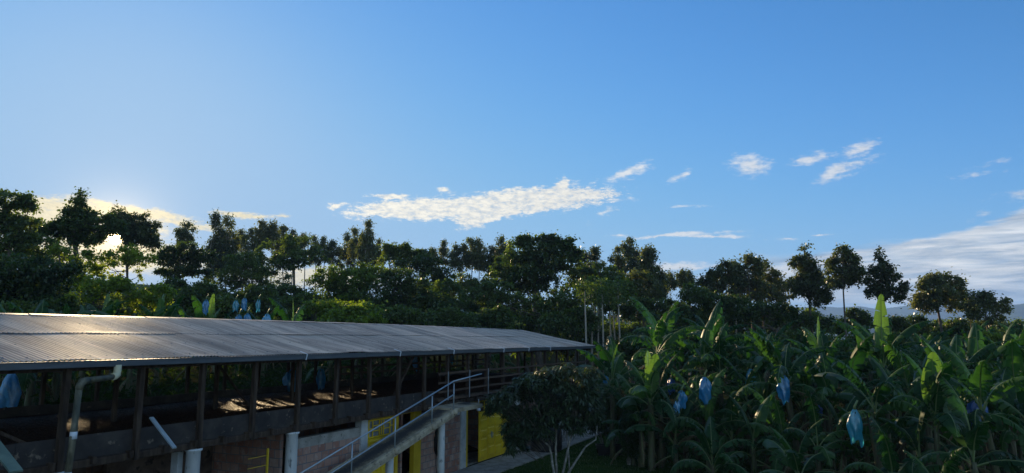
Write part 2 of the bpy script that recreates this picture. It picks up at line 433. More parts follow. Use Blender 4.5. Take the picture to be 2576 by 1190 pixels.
# walkway and lawn, in shed coordinates
def strip(name, pts, z0, z1, m_, **kw):
    b = MB(); n_ = len(pts)
    b.add([(*S(*p).xy, z0) for p in pts] + [(*S(*p).xy, z1) for p in pts],
          [list(range(n_, 2 * n_))] + [(i, (i + 1) % n_, n_ + (i + 1) % n_, n_ + i) for i in range(n_)])
    return b.build(name, m_, **kw)
strip('path', [(2, 12.82), (14, 12.78), (24, 12.84), (30, 12.74), (38, 12.70), (41.5, 12.9), (41.8, 14.5), (2, 14.5)][::-1], -.05, .07, M['concrete'], kind='structure')
def lawn():
    V = []; Fq = []
    xs = np.linspace(-4, 16, 60); ys = np.linspace(20, 41, 60)
    idx = {}
    for i, x_ in enumerate(xs):
        for j, y_ in enumerate(ys): V.append((x_, y_, hz(x_, y_) + .02 + .015 * math.sin(x_ * 5) * math.sin(y_ * 4)))
    for i in range(59):
        for j in range(59):
            p = Vector(((xs[i] + xs[i + 1]) / 2, (ys[j] + ys[j + 1]) / 2, 0))
            D = -(NV.dot(p)); t = DV.dot(p)
            if D < 12.9 and D > 1.5 - .35 * max(0, t - 30) + math.sin(t) * .4 and t < 41.5: Fq.append((i * 60 + j, (i + 1) * 60 + j, (i + 1) * 60 + j + 1, i * 60 + j + 1))
    link('lawn', mesh_np('lawn', V, Fq, True), M['lawn'], kind='structure')
    k = 26000
    x_ = rng.uniform(-3.5, 13, k); y_ = rng.uniform(24, 41, k)
    D = -(0.9048 * x_ - 0.4258 * y_); t = 0.4258 * x_ + 0.9048 * y_
    ok = (D < 12.72 + .12 * rng.normal(size=k)) & (D > 1.5); x_ = x_[ok]; y_ = y_[ok]; k = len(x_)
    z_ = H(x_, y_) + .01; h = rng.uniform(.03, .11, k); a = rng.uniform(0, 6.28, k); w = .012
    lx = rng.normal(0, .03, k); ly = rng.normal(0, .03, k)
    A = np.stack([x_ - w * np.cos(a), y_ - w * np.sin(a), z_], -1); B = np.stack([x_ + w * np.cos(a), y_ + w * np.sin(a), z_], -1)
    C = np.stack([x_ + lx, y_ + ly, z_ + h], -1)
    V = np.concatenate([A, B, C]); ii = np.arange(k)
    link('grass', mesh_np('grass', V, np.stack([ii, ii + k, ii + 2 * k], -1)), M['bush'], kind='stuff', label='short dark green grass of the lawn below the mango tree', cat='grass')
lawn()

# ------------------------------------------------------------------ the drying shed over its brick lower storey
def roofmat():
    def b(n, out):
        tc = n.n('ShaderNodeTexCoord').outputs['Object']
        mp = n.n('ShaderNodeMapping'); n.link(tc, mp.inputs[0]); mp.inputs['Scale'].default_value = (1, .35, 1)
        a = n.noise(mp.outputs[0], 1.3, 10, .62, .2)
        st = n.n('ShaderNodeMapping'); n.link(tc, st.inputs[0]); st.inputs['Scale'].default_value = (7, .5, 1)
        c2 = n.noise(st.outputs[0], 1.6, 6, .6)
        c = n.ramp(a, [(.30, (.32, .265, .225)), (.5, (.50, .42, .36)), (.70, (.66, .56, .49))])
        c = n.mix(n.mapr(c2, .45, .72, 0, .65), c, (.15, .12, .105, 1))
        # sheet to sheet difference: each sheet is 0.83 m wide
        sp = n.n('ShaderNodeSeparateXYZ'); n.link(tc, sp.inputs[0])
        fl = n.m('FLOOR', n.m('DIVIDE', sp.outputs[0], .836))
        wn = n.n('ShaderNodeTexWhiteNoise', noise_dimensions='1D'); n.link(fl, wn.inputs['W'])
        c = n.mix(1.0, c, n.mix(wn.outputs[0], (.78, .78, .78, 1), (1.18, 1.15, 1.12, 1)), 'MULTIPLY')
        rib = n.m('FLOOR', n.m('ADD', n.m('DIVIDE', n.m('ADD', sp.outputs[0], 22.0), .104), .5))
        wr = n.n('ShaderNodeTexWhiteNoise', noise_dimensions='1D'); n.link(rib, wr.inputs['W'])
        vv = n.n('ShaderNodeCombineXYZ'); n.link(n.m('MULTIPLY', rib, 7.31), vv.inputs[0]); n.link(n.m('MULTIPLY', sp.outputs[1], .55), vv.inputs[1])
        ln = n.noise(vv.outputs[0], 1.0, 4, .6)
        rv = n.m('ADD', n.m('MULTIPLY', wr.outputs[0], .5), n.m('MULTIPLY', ln, .9))
        c = n.mix(1.0, c, n.ramp(n.mapr(rv, .25, 1.1), [(0, (.56, .50, .46)), (.45, (.86, .82, .78)), (1, (1.22, 1.16, 1.08))]), 'MULTIPLY')
        wv = n.m('SINE', n.m('ADD', n.m('MULTIPLY', n.m('ADD', sp.outputs[0], 22.0), 2 * math.pi / .104), math.pi / 2))   # grime lies in the valleys
        c = n.mix(n.mapr(n.m('ADD', wv, n.m('MULTIPLY', n.m('SUBTRACT', c2, .5), 2.5)), -.9, .5, .62, 0), c, (.05, .043, .040, 1))
        p = n.n('ShaderNodeBsdfPrincipled'); n.link(c, p.inputs['Base Color']); p.inputs['Roughness'].default_value = .50
        p.inputs['Specular IOR Level'].default_value = .48
        bn = n.noise(tc, 70, 4, .6); bp = n.n('ShaderNodeBump'); bp.inputs['Strength'].default_value = .15; bp.inputs['Distance'].default_value = .004
        n.link(bn, bp.inputs['Height']); n.link(bp.outputs[0], p.inputs['Normal'])
        n.link(p.outputs[0], out.inputs[0])
    return mat('roof_sheet', b)
M['roof'] = roofmat()
M['gutter'] = simple('gutter_metal', [(.075, .085, .10), (.11, .125, .145)], 1.5, .45, .1, 30, metal=.3, stretch=(1, 1, 6))
M['wood'] = simple('weathered_wood', [(.022, .014, .010), (.048, .032, .023), (.085, .060, .043)], 3, .85, .5, 30, stretch=(3, 3, .5))
M['railwood'] = simple('brown_boards', [(.045, .028, .020), (.085, .054, .038), (.13, .085, .06)], 3, .8, .4, 30, stretch=(.4, 3, 3))
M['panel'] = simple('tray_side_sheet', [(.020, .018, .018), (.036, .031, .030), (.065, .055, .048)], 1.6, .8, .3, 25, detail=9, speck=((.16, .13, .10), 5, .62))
M['coffee'] = simple('drying_beans', [(.018, .008, .005), (.045, .020, .012), (.08, .04, .025)], 9, .55, 1.0, 45, spec=.12)
M['plaster'] = simple('pale_plaster', [(.33, .36, .38), (.44, .46, .47), (.54, .55, .54)], 2.5, .85, .3, 30, speck=((.22, .22, .21), 7, .62))
M['column'] = simple('column_paint', [(.38, .42, .45), (.52, .55, .57), (.62, .64, .65)], 2.2, .75, .25, 30, stretch=(1, 1, .4), speck=((.20, .22, .23), 6, .63))
M['yellow'] = simple('yellow_paint', [(.56, .37, .012), (.74, .50, .018), (.82, .58, .03)], 1.6, .42, .06, 20, spec=.5, speck=((.30, .19, .03), 11, .68))
M['yellowdark'] = simple('yellow_frame_paint', [(.48, .33, .02), (.60, .42, .03)], 2, .5)
M['glass'] = simple('dusty_glass', [(.10, .12, .13), (.28, .30, .31)], 3, .25, spec=.7)
M['dark'] = simple('dark_interior', [(.012, .012, .013), (.022, .021, .022)], 2, .9)
M['pvc'] = simple('stained_pvc', [(.035, .04, .03), (.09, .09, .065), (.24, .22, .16)], 5, .5, .2, 30, stretch=(1, 1, .4), detail=9)
M['pvcclean'] = simple('cream_pvc', [(.50, .46, .30), (.66, .62, .46)], 2, .4)
M['white'] = simple('white_band', [(.55, .60, .68), (.70, .74, .80)], 4, .5)
M['steel'] = simple('galvanised_tube', [(.30, .36, .42), (.44, .50, .56)], 3, .38, .1, 40, metal=.55)
M['slab'] = simple('ramp_concrete', [(.055, .050, .045), (.12, .105, .085), (.33, .28, .20)], 1.7, .9, .7, 30, detail=12)
M['slabside'] = simple('ramp_edge', [(.20, .17, .12), (.36, .31, .23), (.46, .40, .30)], 3, .9, .5, 25, detail=9, speck=((.12, .10, .08), 7, .6))
M['rubber'] = simple('black_rubber', [(.012, .012, .013), (.025, .025, .026)], 5, .5)

def brickmat():
    def b(n, out):
        tc = n.n('ShaderNodeTexCoord').outputs['Object']
        sp = n.n('ShaderNodeSeparateXYZ'); n.link(tc, sp.inputs[0])
        cb = n.n('ShaderNodeCombineXYZ'); n.link(n.m('ADD', sp.outputs[0], n.m('MULTIPLY', sp.outputs[1], .97)), cb.inputs[0]); n.link(sp.outputs[2], cb.inputs[1])
        wob = n.vm('SCALE', n.vm('SUBTRACT', n.noise(cb.outputs[0], 3, 3, out=1), (.5, .5, .5))); wob.node.inputs['Scale'].default_value = .014
        v = n.vm('ADD', cb.outputs[0], wob)
        br = n.n('ShaderNodeTexBrick'); n.link(v, br.inputs['Vector'])
        br.inputs['Scale'].default_value = 1.0; br.inputs['Brick Width'].default_value = .33; br.inputs['Row Height'].default_value = .245
        br.inputs['Mortar Size'].default_value = .013; br.inputs['Mortar Smooth'].default_value = .25; br.inputs['Bias'].default_value = .1
        br.offset = .5
        br.inputs['Color1'].default_value = (0, 0, 0, 1); br.inputs['Color2'].default_value = (1, 1, 1, 1); br.inputs['Mortar'].default_value = (.5, .5, .5, 1)
        nz = n.noise(tc, 4.2, 8, .68)
        base = n.ramp(br.outputs['Color'], [(0, (.25, .10, .07)), (.35, (.35, .19, .145)), (.65, (.40, .265, .21)), (1, (.29, .14, .10))])
        c = n.mix(n.mapr(nz, .50, .68, 0, .8), base, (.40, .34, .31, 1))
        c = n.mix(n.mapr(n.noise(tc, 1.1, 6, .6), .5, .75, 0, .55), c, (.22, .17, .15, 1))
        c = n.mix(br.outputs['Fac'], c, (.16, .16, .17, 1))
        p = n.n('ShaderNodeBsdfPrincipled'); n.link(c, p.inputs['Base Color']); p.inputs['Roughness'].default_value = .9
        hgt = n.m('ADD', n.m('MULTIPLY', n.m('SUBTRACT', 1.0, br.outputs['Fac']), 1.0), n.m('MULTIPLY', nz, .35))
        bp = n.n('ShaderNodeBump'); bp.inputs['Strength'].default_value = .9; bp.inputs['Distance'].default_value = .012
        n.link(hgt, bp.inputs['Height']); n.link(bp.outputs[0], p.inputs['Normal']); n.link(p.outputs[0], out.inputs[0])
    return mat('clay_block_wall', b)
M['brick'] = brickmat()

M['shadeblock'] = simple('shaded_block', [(.05, .036, .030), (.09, .066, .055), (.13, .10, .085)], 2.5, .95, .4, 12, spec=.1, speck=((.03, .025, .022), 4, .55))  # dark blocks, with the overhang's shade also put into their colour
OFF = (23.0, 18.0, 0.0)
ZE = CAMZ - .42          # top of the front eave
ZR = CAMZ + .55          # ridge
DR, DF, DB = 19.0, 14.0, 23.2
T0, T1 = 1.0, 42.0
shed = empty('drying_shed', S(23, 18, 0), SHED_RZ, label='long open-sided drying shed with a corrugated grey roof over a brick storey with yellow doors', cat='building')

def zroof(D): return ZE + (ZR - ZE) * (D - DF) / (DR - DF) if D <= DR else ZR - (ZR - ZE - .05) * (D - DR) / (DB - DR)
def corrugated():
    pitch = .104; amp = .015; per = 6
    nx = int((T1 - T0) / pitch * per)
    t = np.linspace(T0, T1, nx + 1)
    # rows of sheets: lower, upper on the front slope, one on the back slope; each row overlaps the one below it
    rows = [(DF - .02, 16.75, 0.0, .012), (16.55, DR + .02, .014, .0), (DR - .02, DB, .010, .0)]
    Vs = []; Fs = []; base = 0
    sh = np.floor((t - T0) / .836).astype(int)
    lift = rng.normal(0, .006, sh.max() + 2)
    for ri, (a, b, l0, l1) in enumerate(rows):
        nd = 10 if ri < 2 else 3
        for k in range(nd + 1):
            D = a + (b - a) * k / nd
            edge = 0
            if k == 0 and ri < 2: D_ = D + rng.normal(0, .018, sh.max() + 2)[sh]; edge = np.abs(lift[sh]) * 1.2
            else: D_ = np.full_like(t, D)
            z = zroof(D) + amp * np.cos((t - T0) / pitch * 2 * np.pi) + l0 + edge + .012 * np.sin(t * .45 + ri) * np.sin(D * 1.1) + .006 * np.sin(t * 2.1 + D)
            z = z + .10 * np.sin((t - T0) / (T1 - T0) * np.pi) * (D - DF) / (DR - DF) * (1 if ri < 2 else .5)
            Vs.append(np.stack([t - OFF[0], D_ - OFF[1], z], -1))
        i, j = np.meshgrid(np.arange(nd), np.arange(nx), indexing='ij')
        n1 = nx + 1
        Fs.append(np.stack([i * n1 + j, i * n1 + j + 1, (i + 1) * n1 + j + 1, (i + 1) * n1 + j], -1).reshape(-1, 4) + base)
        base += (nd + 1) * n1
    return mesh_np('roof', np.concatenate(Vs), np.concatenate(Fs), True)
roof = link('roof', corrugated(), M['roof'], shed)
# screws and a lumpy ridge cap
b = MB()
for D in (14.25, 15.4, 16.6, 17.8, 18.85):
    for t in np.arange(T0 + .2, T1, .418):
        tt = t + random.uniform(-.03, .03); z = zroof(D) + .10 * math.sin((tt - T0) / (T1 - T0) * math.pi) * (D - DF) / (DR - DF) + .018
        b.add([(tt - .02, D - .02, z), (tt + .02, D - .02, z), (tt + .02, D + .02, z), (tt - .02, D + .02, z), (tt, D, z + .018)], [(0, 1, 4), (1, 2, 4), (2, 3, 4), (3, 0, 4)])
b.build('screw', M['gutter'], roof, OFF, kind='stuff')
b = MB()
for k in range(int((T1 - T0) / .836)):
    a = T0 + k * .836; dz = random.uniform(0, .012); bow = .10 * math.sin((a - T0) / (T1 - T0) * math.pi)
    z = ZR + .03 + dz + bow
    for (D0, D1, z0, z1) in ((DR - .16, DR, z - .035, z), (DR, DR + .16, z, z - .035)):
        b.add([(a, D0, z0), (a + .85, D0, z0), (a + .85, D1, z1), (a, D1, z1), (a, D0, z0 - .02), (a + .85, D0, z0 - .02), (a + .85, D1, z1 - .02), (a, D1, z1 - .02)],
              [(0, 1, 2, 3), (7, 6, 5, 4), (4, 5, 1, 0), (6, 7, 3, 2), (5, 6, 2, 1), (7, 4, 0, 3)])
b.build('ridge_cap', M['roof'], roof, OFF)
# gutter with brackets
g = MB()
for k in range(14):
    a = T0 + k * (T1 - T0) / 14; c = T0 + (k + 1) * (T1 - T0) / 14 - .004; dz = random.uniform(-.008, .008)
    g.bbox((a, DF - .10, ZE - .155 + dz), (c, DF - .005, ZE - .012 + dz), .012)
    g.box((a, DF - .125, ZE - .03 + dz), (c, DF - .10, ZE - .012 + dz))
gut = g.build('gutter', M['gutter'], shed, OFF)
for t in (15.7, 20.4, 24.1, 28.6, 31.4, 34.2):
    q = MB(); q.beam((t, DF - .13, ZE - .17), (t + .05, DF - .13, ZE - .01), .03, .012); q.beam((t + .05, DF - .13, ZE - .01), (t + .12, DF + .2, ZE + .07), .03, .01)
    q.build('gutter_strap', M['white'], gut, OFF)
# rafters and purlins under the roof
r_ = MB()
for t in np.arange(T0 + .6, T1, 1.68):
    r_.beam((t, DF + .02, ZE - .09), (t, DR, ZR - .12), .06, .12); r_.beam((t, DR, ZR - .12), (t, DB - .1, ZE - .06), .06, .12)
r_.build('rafters', M['wood'], shed, OFF)
r_ = MB()
for D in (15.2, 16.6, 18.0, 20.2, 21.8): r_.beam((T0, D, zroof(D) - .05), (T1, D, zroof(D) - .05), .05, .05)
r_.beam((T0, 14.25, ZE - .16), (T1 - .3, 14.25, ZE - .16), .08, .14); r_.beam((T0, 21.3, ZE - .05), (T1 - .3, 21.3, ZE - .05), .08, .14)
r_.build('purlins', M['wood'], shed, OFF)
# deck, joists, beam
ZD = 3.13
dk = MB(); dk.box((T0, 14.34, 2.96), (T1 - .4, 21.25, ZD - .04)); dk.build('deck', M['wood'], shed, OFF)
bm_ = MB(); bm_.bbox((T0, 14.22, 2.74), (23.9, 14.36, 2.90)); bm_.bbox((24.0, 14.22, 2.74), (T1 - .4, 14.36, 2.90)); bm_.build('beam', M['wood'], shed, OFF)
for t in np.arange(T0 + .4, T1 - .6, .84):
    j = MB(); j.bbox((t - .04, 14.12, 2.80), (t + .04, 15.4, 2.95), .006); j.build('joist', M['wood'], shed, OFF)
# front tray side (solid up to the ramp head), back tray side
TP = 23.4
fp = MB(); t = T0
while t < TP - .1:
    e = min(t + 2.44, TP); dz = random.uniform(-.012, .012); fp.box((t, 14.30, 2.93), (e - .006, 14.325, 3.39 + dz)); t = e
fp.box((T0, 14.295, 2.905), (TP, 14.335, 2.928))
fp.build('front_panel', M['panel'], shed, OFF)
bp_ = MB(); t = T0
while t < T1 - .5:
    e = min(t + 2.44, T1 - .4); dz = random.uniform(-.02, .02); bp_.box((t, 21.20, 3.0), (e - .006, 21.235, 3.44 + dz)); t = e
bp_.build('back_panel', M['panel'], shed, OFF)
# posts
def post(t, D, z0, z1, w=.11, lean=0):
    q = MB(); q.beam((t, D, z0), (t + lean, D, z1), w, w); return q.build('post', M['wood'], shed, OFF)
for k in range(25):
    t = 2.4 + 1.68 * k
    if t > T1 - .3: break
    post(t, 14.24, 2.78 - (.05 if t < TP else 0), ZE - .1, .115, random.uniform(-.02, .02))
    post(t + .5, 21.30, 2.98, ZE - .02, .10, random.uniform(-.03, .03))
    if k % 2 == 0: post(t + .3, 17.8, 3.0, zroof(17.8) - .12, .10)
for (t, s_) in ((6.6, 1), (16.8, -1), (21.4, 1), (31.5, -1)):
    q = MB()
    if s_ == 1 and t < 10: q.beam((6.1, 14.45, 4.7), (9.3, 14.5, 2.95), .12, .06)
    elif t < 20: q.beam((t - .9, 17.9, 4.9), (t + .8, 17.9, 3.2), .09, .05)
    elif t < 25: q.beam((t - .5, 14.45, 3.35), (t + .75, 14.45, 4.75), .10, .05)
    else: q.beam((t, 21.2, 4.6), (t + 1.4, 21.2, 3.4), .1, .05)
    q.build('brace', M['wood'], shed, OFF)
# open board rail from the ramp head to the far end
for zc, hh in ((3.02, .09), (3.34, .08), (3.68, .08), (4.02, .08)):
    q = MB(); t = TP + .05
    while t < T1 - .6:
        e = min(t + 3.36, T1 - .45); dz = random.uniform(-.02, .02)
        q.beam((t, 14.165, zc + dz), (e - .01, 14.165, zc + random.uniform(-.02, .02)), .028, hh); t = e
    q.build('rail_board', M['railwood'], shed, OFF)
# second row of rails along the back of the far bay
for zc in (3.75, 4.05):
    q = MB(); q.beam((26, 21.1, zc), (T1 - .5, 21.1, zc), .03, .1); q.build('rail_board', M['railwood'], shed, OFF)
for t in (24.15, 25.9, 27.6):
    q = MB(); q.beam((t, 14.13, 2.98), (t, 14.13, 4.08), .03, .03); q.build('rail_upright', M['steel'], shed, OFF)

# lower storey walls --------------------------------------------------
def wall(t0, t1, z0, z1, D0=14.6, D1=14.78, m_='brick', name='wall'):
    q = MB(); q.box((t0, D0, z0), (t1, D1, z1)); return q.build(name, M[m_], shed, OFF)
wall(3.0, 12.2, 0, 2.7, 17.9, 18.08, 'shadeblock'); wall(12.35, 15.7, 0, 2.7, 17.3, 17.48, 'shadeblock'); wall(16.2, 19.25, 0, 2.18)
w_ = wall(16.2, 19.25, 2.18, 2.47, 14.58, 14.80, 'concrete', 'bond_beam')
wall(12.2, 12.35, 0, 2.7, 14.58, 14.8, 'plaster', 'pilaster')
wall(22.95, 25.95, 0, 2.55); wall(30.55, 36.0, 0, 2.6); wall(36.2, 41.0, 0, 2.6, m_='plaster')
for a, c in ((19.25, 19.6), (25.95, 26.38), (36.0, 36.2)): wall(a, c, 0, 2.72, 14.54, 14.80, 'plaster', 'pilaster')
wall(24.9, 25.9, 2.25, 2.56, 14.585, 14.598, 'plaster', 'plaster_patch')
# inner walls seen through the openings
wall(3.0, 41.0, 0, 2.85, 18.6, 18.75, 'brick', 'back_wall')
for t in (15.9, 22.0, 26.2, 30.8): wall(t - .06, t + .06, 0, 2.72, 14.81, 18.6, 'brick', 'partition')
wall(3.0, 41.0, -.02, .065, 14.8, 18.6, 'concrete', 'floor_slab')
# window frame left of the second column
q = MB()
q.beam((14.5, 14.66, 1.66), (15.2, 14.66, 1.66), .025, .03)
for t in (15.17,): q.beam((t, 14.62, 1.62), (t, 14.62, 2.35), .05, .05)
wf = q.build('window_frame', M['yellowdark'], shed, OFF)
q = MB()
for z in (1.9, 2.16): q.beam((14.5, 14.66, z), (15.15, 14.66, z), .014, .014)
q.build('bars', M['yellowdark'], wf, OFF)
# round columns
for t in (9.1, 12.4, 15.75, 30.9, 34.3):
    q = MB(); q.lathe([(.001, 0), (.17, 0), (.165, 1.3), (.165, 2.68), (.20, 2.70), (.20, 2.74), (.001, 2.74)], (t, 14.30, 0), 24)
    q.build('column', M['column'], shed, OFF)
# doors
def transom(q, t0, t1, z0, z1, D):
    """a frame filled with the little crossing bars of the photograph"""
    w = .045
    for a, c in (((t0, z0), (t1, z0)), ((t0, z1), (t1, z1)), ((t0, z0), (t0, z1)), ((t1, z0), (t1, z1))):
        q.beam((a[0], D, a[1]), (c[0], D, c[1]), w, w)
    L = t1 - t0; h = z1 - z0
    for f in (.16, .42, .50, .58, .84): q.beam((t0 + L * f, D, z0), (t0 + L * f, D, z1), .03, .03)
    for f0, f1, g_ in ((.16, .42, .66), (.16, .42, .36), (.58, .84, .7), (.58, .84, .4), (0, .16, .5), (.84, 1, .5)):
        q.beam((t0 + L * f0, D, z0 + h * g_), (t0 + L * f1, D, z0 + h * g_), .03, .03)
def door_leaf(t0, t1, z0, z1, D, cols, name='door'):
    q = MB(); q.box((t0, D, z0), (t1, D + .03, z1))
    q.box((t0 - .002, D - .018, z0 - .002), (t0 + .06, D + .032, z1 + .002)); q.box((t1 - .06, D - .018, z0 - .002), (t1 + .002, D + .032, z1 + .002))
    o = q.build(name, M['yellow'], shed, OFF)
    w = (t1 - t0 - .12) / cols; rows = [(.10, .46), (.56, .92), (1.0, 1.28), (1.36, 1.74), (1.80, z1 - z0 - .05)]
    p = MB()
    for c in range(cols):
        a = t0 + .06 + c * w
        p.box((a + w - .012, D - .012, z0), (a + w + .012, D - .0015, z1))
        for i, (r0, r1) in enumerate(rows):
            sh = .0 if c % 2 == 0 else .06
            x0, x1, y0, y1 = a + .06, a + w - .06, z0 + r0 + sh * (i < 4), z0 + min(r1 + sh * (i < 4), z1 - z0 - .03)
            # raised panel with bevelled edge
            vs = [(x0, D - .0015, y0), (x1, D - .0015, y0), (x1, D - .0015, y1), (x0, D - .0015, y1)]
            e = .028; vs += [(x0 + e, D - .022, y0 + e), (x1 - e, D - .022, y0 + e), (x1 - e, D - .022, y1 - e), (x0 + e, D - .022, y1 - e)]
            p.add(vs, [(4, 5, 6, 7), (0, 1, 5, 4), (1, 2, 6, 5), (2, 3, 7, 6), (3, 0, 4, 7)])
    p.build('raised_panel', M['yellow'], o, OFF); return o
d1 = door_leaf(19.68, 21.25, .07, 2.02, 14.60, 2)
q = MB(); transom(q, 19.72, 21.2, 2.06, 2.62, 14.61); q.build('transom', M['yellow'], d1, OFF)
q = MB(); q.box((19.7, 14.66, 2.06), (21.2, 14.67, 2.62)); q.build('pane', M['glass'], d1, OFF)
d2 = door_leaf(27.45, 30.5, .12, 2.14, 14.50, 4)
d2['label'] = 'wide yellow metal sliding door standing open'
q = MB(); transom(q, 27.47, 30.48, 2.18, 2.66, 14.51); q.build('transom', M['yellow'], d2, OFF)
q = MB(); q.tube([(28.62, 14.49, 1.22), (28.62, 14.42, 1.22), (28.62, 14.41, 1.02), (28.62, 14.49, 1.0)], .014, 6); q.box((28.58, 14.47, 1.0), (28.66, 14.499, 1.28))
q.build('handle', M['steel'], d2, OFF)
q = MB(); q.tube([(27.62, 14.488, .55), (27.62, 14.47, .57), (27.62, 14.47, 1.5), (27.62, 14.488, 1.52)], .012, 6); q.build('bolt', M['yellow'], d2, OFF)
q = MB()
for a, c in ((19.6, 19.66), (21.27, 21.42), (22.45, 22.92), (26.39, 26.56)): q.box((a, 14.56, .06), (c, 14.74, 2.66))
q.box((19.6, 14.555, 2.665), (22.92, 14.74, 2.72)); q.box((26.39, 14.555, 2.665), (30.6, 14.74, 2.72))
q.build('door_frame', M['yellowdark'], shed, OFF)
q = MB(); q.bbox((22.05, 15.2, 1.15), (22.075, 15.28, 1.30), .004); 
q2 = MB(); q2.bbox((21.72, 18.57, 1.42), (21.92, 18.598, 1.70), .006); q2.build('outlet_box', M['white'], shed, OFF)
# rainwater downpipe at the near end
dp = MB()
dp.tube([(9.98, 13.92, 4.80), (9.98, 13.88, 4.66), (9.95, 13.82, 4.60)], .062, 14)
elb = MB(); elb.tube([(10.0, 13.93, 4.81), (10.0, 13.93, 4.68), (9.97, 13.90, 4.61), (9.90, 13.86, 4.575), (9.82, 13.82, 4.57)], [.075, .075, .078, .075, .072], 16)
m_ = MB(); m_.tube([(9.84, 13.83, 4.57), (9.2, 13.72, 4.53)], .06, 14)
m_.tube([(9.24, 13.72, 4.535), (9.13, 13.70, 4.52), (9.07, 13.70, 4.46), (9.05, 13.70, 4.36)], [.070, .074, .074, .070], 14)
m_.tube([(9.05, 13.70, 4.40), (9.03, 13.71, 3.6), (8.99, 13.72, 2.75)], .062, 14)
m_.tube([(8.99, 13.72, 2.76), (8.985, 13.72, 1.2), (8.98, 13.72, .08)], .060, 14)
pipe = m_.build('downpipe', M['pvc'], shed, OFF)
elb.build('elbow', M['pvcclean'], pipe, OFF)
q = MB(); q.tube([(9.03, 13.712, 3.56), (9.028, 13.712, 3.42)], .0665, 14); q.build('collar', M['white'], pipe, OFF)
q = MB(); q.tube([(8.99, 13.72, 2.80), (8.985, 13.72, 2.66)], .068, 14); q.beam((8.3, 14.1, 2.72), (8.95, 13.75, 2.72), .05, .05); q.build('bracket', M['white'], pipe, OFF)
dp = None

# beans raked in furrows on the deck
def beans():
    nx, ny = 1500, 90
    t = np.linspace(T0 + .2, T1 - .6, nx); D = np.linspace(14.36, 21.15, ny)
    TT, DD = np.meshgrid(t, D, indexing='ij')
    z = ZD + .035 + .018 * np.sin(DD * 2 * np.pi / .30 + .6 * np.sin(TT * .8)) + rng.normal(0, .007, TT.shape)
    z += .02 * np.sin(TT * .7) * np.sin(DD)
    V = np.stack([TT - OFF[0], DD - OFF[1], z], -1).reshape(-1, 3)
    i, j = np.meshgrid(np.arange(nx - 1), np.arange(ny - 1), indexing='ij')
    Fq = np.stack([i * ny + j, (i + 1) * ny + j, (i + 1) * ny + j + 1, i * ny + j + 1], -1).reshape(-1, 4)
    o = link('coffee_beans', mesh_np('coffee_beans', V, Fq, False), M['coffee'], label='dark brown coffee beans spread to dry on the shed deck', cat='beans', kind='stuff')
    o.location = S(23, 18, 0); o.rotation_euler = (0, 0, SHED_RZ)
beans()

def rampmat():
    def b(n, out):
        tc = n.n('ShaderNodeTexCoord').outputs['Object']; sp = n.n('ShaderNodeSeparateXYZ'); n.link(tc, sp.inputs[0])
        d = n.m('ABSOLUTE', n.m('SUBTRACT', sp.outputs[1], .20))
        nz = n.noise(tc, 2.2, 10, .7); n2 = n.noise(tc, 18, 6, .7)
        f = n.m('ADD', n.m('MULTIPLY', d, 1.6), n.m('ADD', n.m('MULTIPLY', n.m('SUBTRACT', nz, .5), 1.3), n.m('MULTIPLY', n.m('SUBTRACT', n2, .5), .8)))
        c = n.ramp(f, [(.12, (.035, .033, .034)), (.40, (.10, .085, .065)), (.75, (.34, .28, .17))])
        p = n.n('ShaderNodeBsdfPrincipled'); n.link(c, p.inputs['Base Color']); p.inputs['Roughness'].default_value = .9
        bp = n.n('ShaderNodeBump'); bp.inputs['Strength'].default_value = .7; bp.inputs['Distance'].default_value = .02
        n.link(n2, bp.inputs['Height']); n.link(bp.outputs[0], p.inputs['Normal']); n.link(p.outputs[0], out.inputs[0])
    return mat('ramp_floor', b)
M['rampfloor'] = rampmat()
# ------------------------------------------------------------------ concrete ramp with its tube railing
def rz(t):                                     # top of the ramp
    return max(.07, CAMZ - 2.62 - .232 * max(0, 22.75 - t) + .03)
ramp = empty('access_ramp', S(18, 13.4, 0), SHED_RZ, label='sloping concrete ramp with tube railing climbing to the shed deck', cat='ramp')
RO = (18, 13.4, 0)
q = MB(); n_ = 60; ts = np.linspace(11.2, 22.75, n_ + 1)
for i in range(n_):
    a, c = ts[i], ts[i + 1]; za, zb = rz(a), rz(c)
    q.add([(a, 13.12, za), (c, 13.12, zb), (c, 14.0, zb), (a, 14.0, za)], [(0, 1, 2, 3)])
q.add([(22.75, 13.12, rz(22.75)), (24.9, 13.12, 2.86), (24.9, 14.06, 2.86), (22.75, 14.0, rz(22.75))], [(0, 1, 2, 3)])
q.build('walking_surface', M['rampfloor'], ramp, RO)
q = MB(); th = .20
pts = [(t, rz(t)) for t in np.linspace(11.2, 22.75, 30)]
for (a, za), (c, zb) in zip(pts[:-1], pts[1:]):
    for D0, D1, up in ((13.0, 13.12, .055), (14.0, 14.06, .02)):
        q.add([(a, D0, za + up), (c, D0, zb + up), (c, D1, zb + up), (a, D1, za + up), (a, D0, za - th), (c, D0, zb - th), (c, D1, zb - th), (a, D1, za - th)],
              [(0, 1, 2, 3), (7, 6, 5, 4), (4, 5, 1, 0), (6, 7, 3, 2)])
    q.add([(a, 13.04, za - .10), (c, 13.04, zb - .10), (c, 14.03, zb - .10), (a, 14.03, za - .10)], [(3, 2, 1, 0)])
    q.add([(a, 12.975, za - .02), (c, 12.975, zb - .02), (c, 12.975, zb - .11), (a, 12.975, za - .11), (a, 13.0, za + .0), (c, 13.0, zb + .0), (c, 13.0, zb - .13), (a, 13.0, za - .13)], [(3, 2, 1, 0), (0, 1, 5, 4), (2, 3, 7, 6)])
q.build('side_beam', M['slabside'], ramp, RO)
q = MB(); q.box((22.76, 13.0, 2.68), (24.9, 14.16, 2.83)); q.build('landing', M['slabside'], ramp, RO)
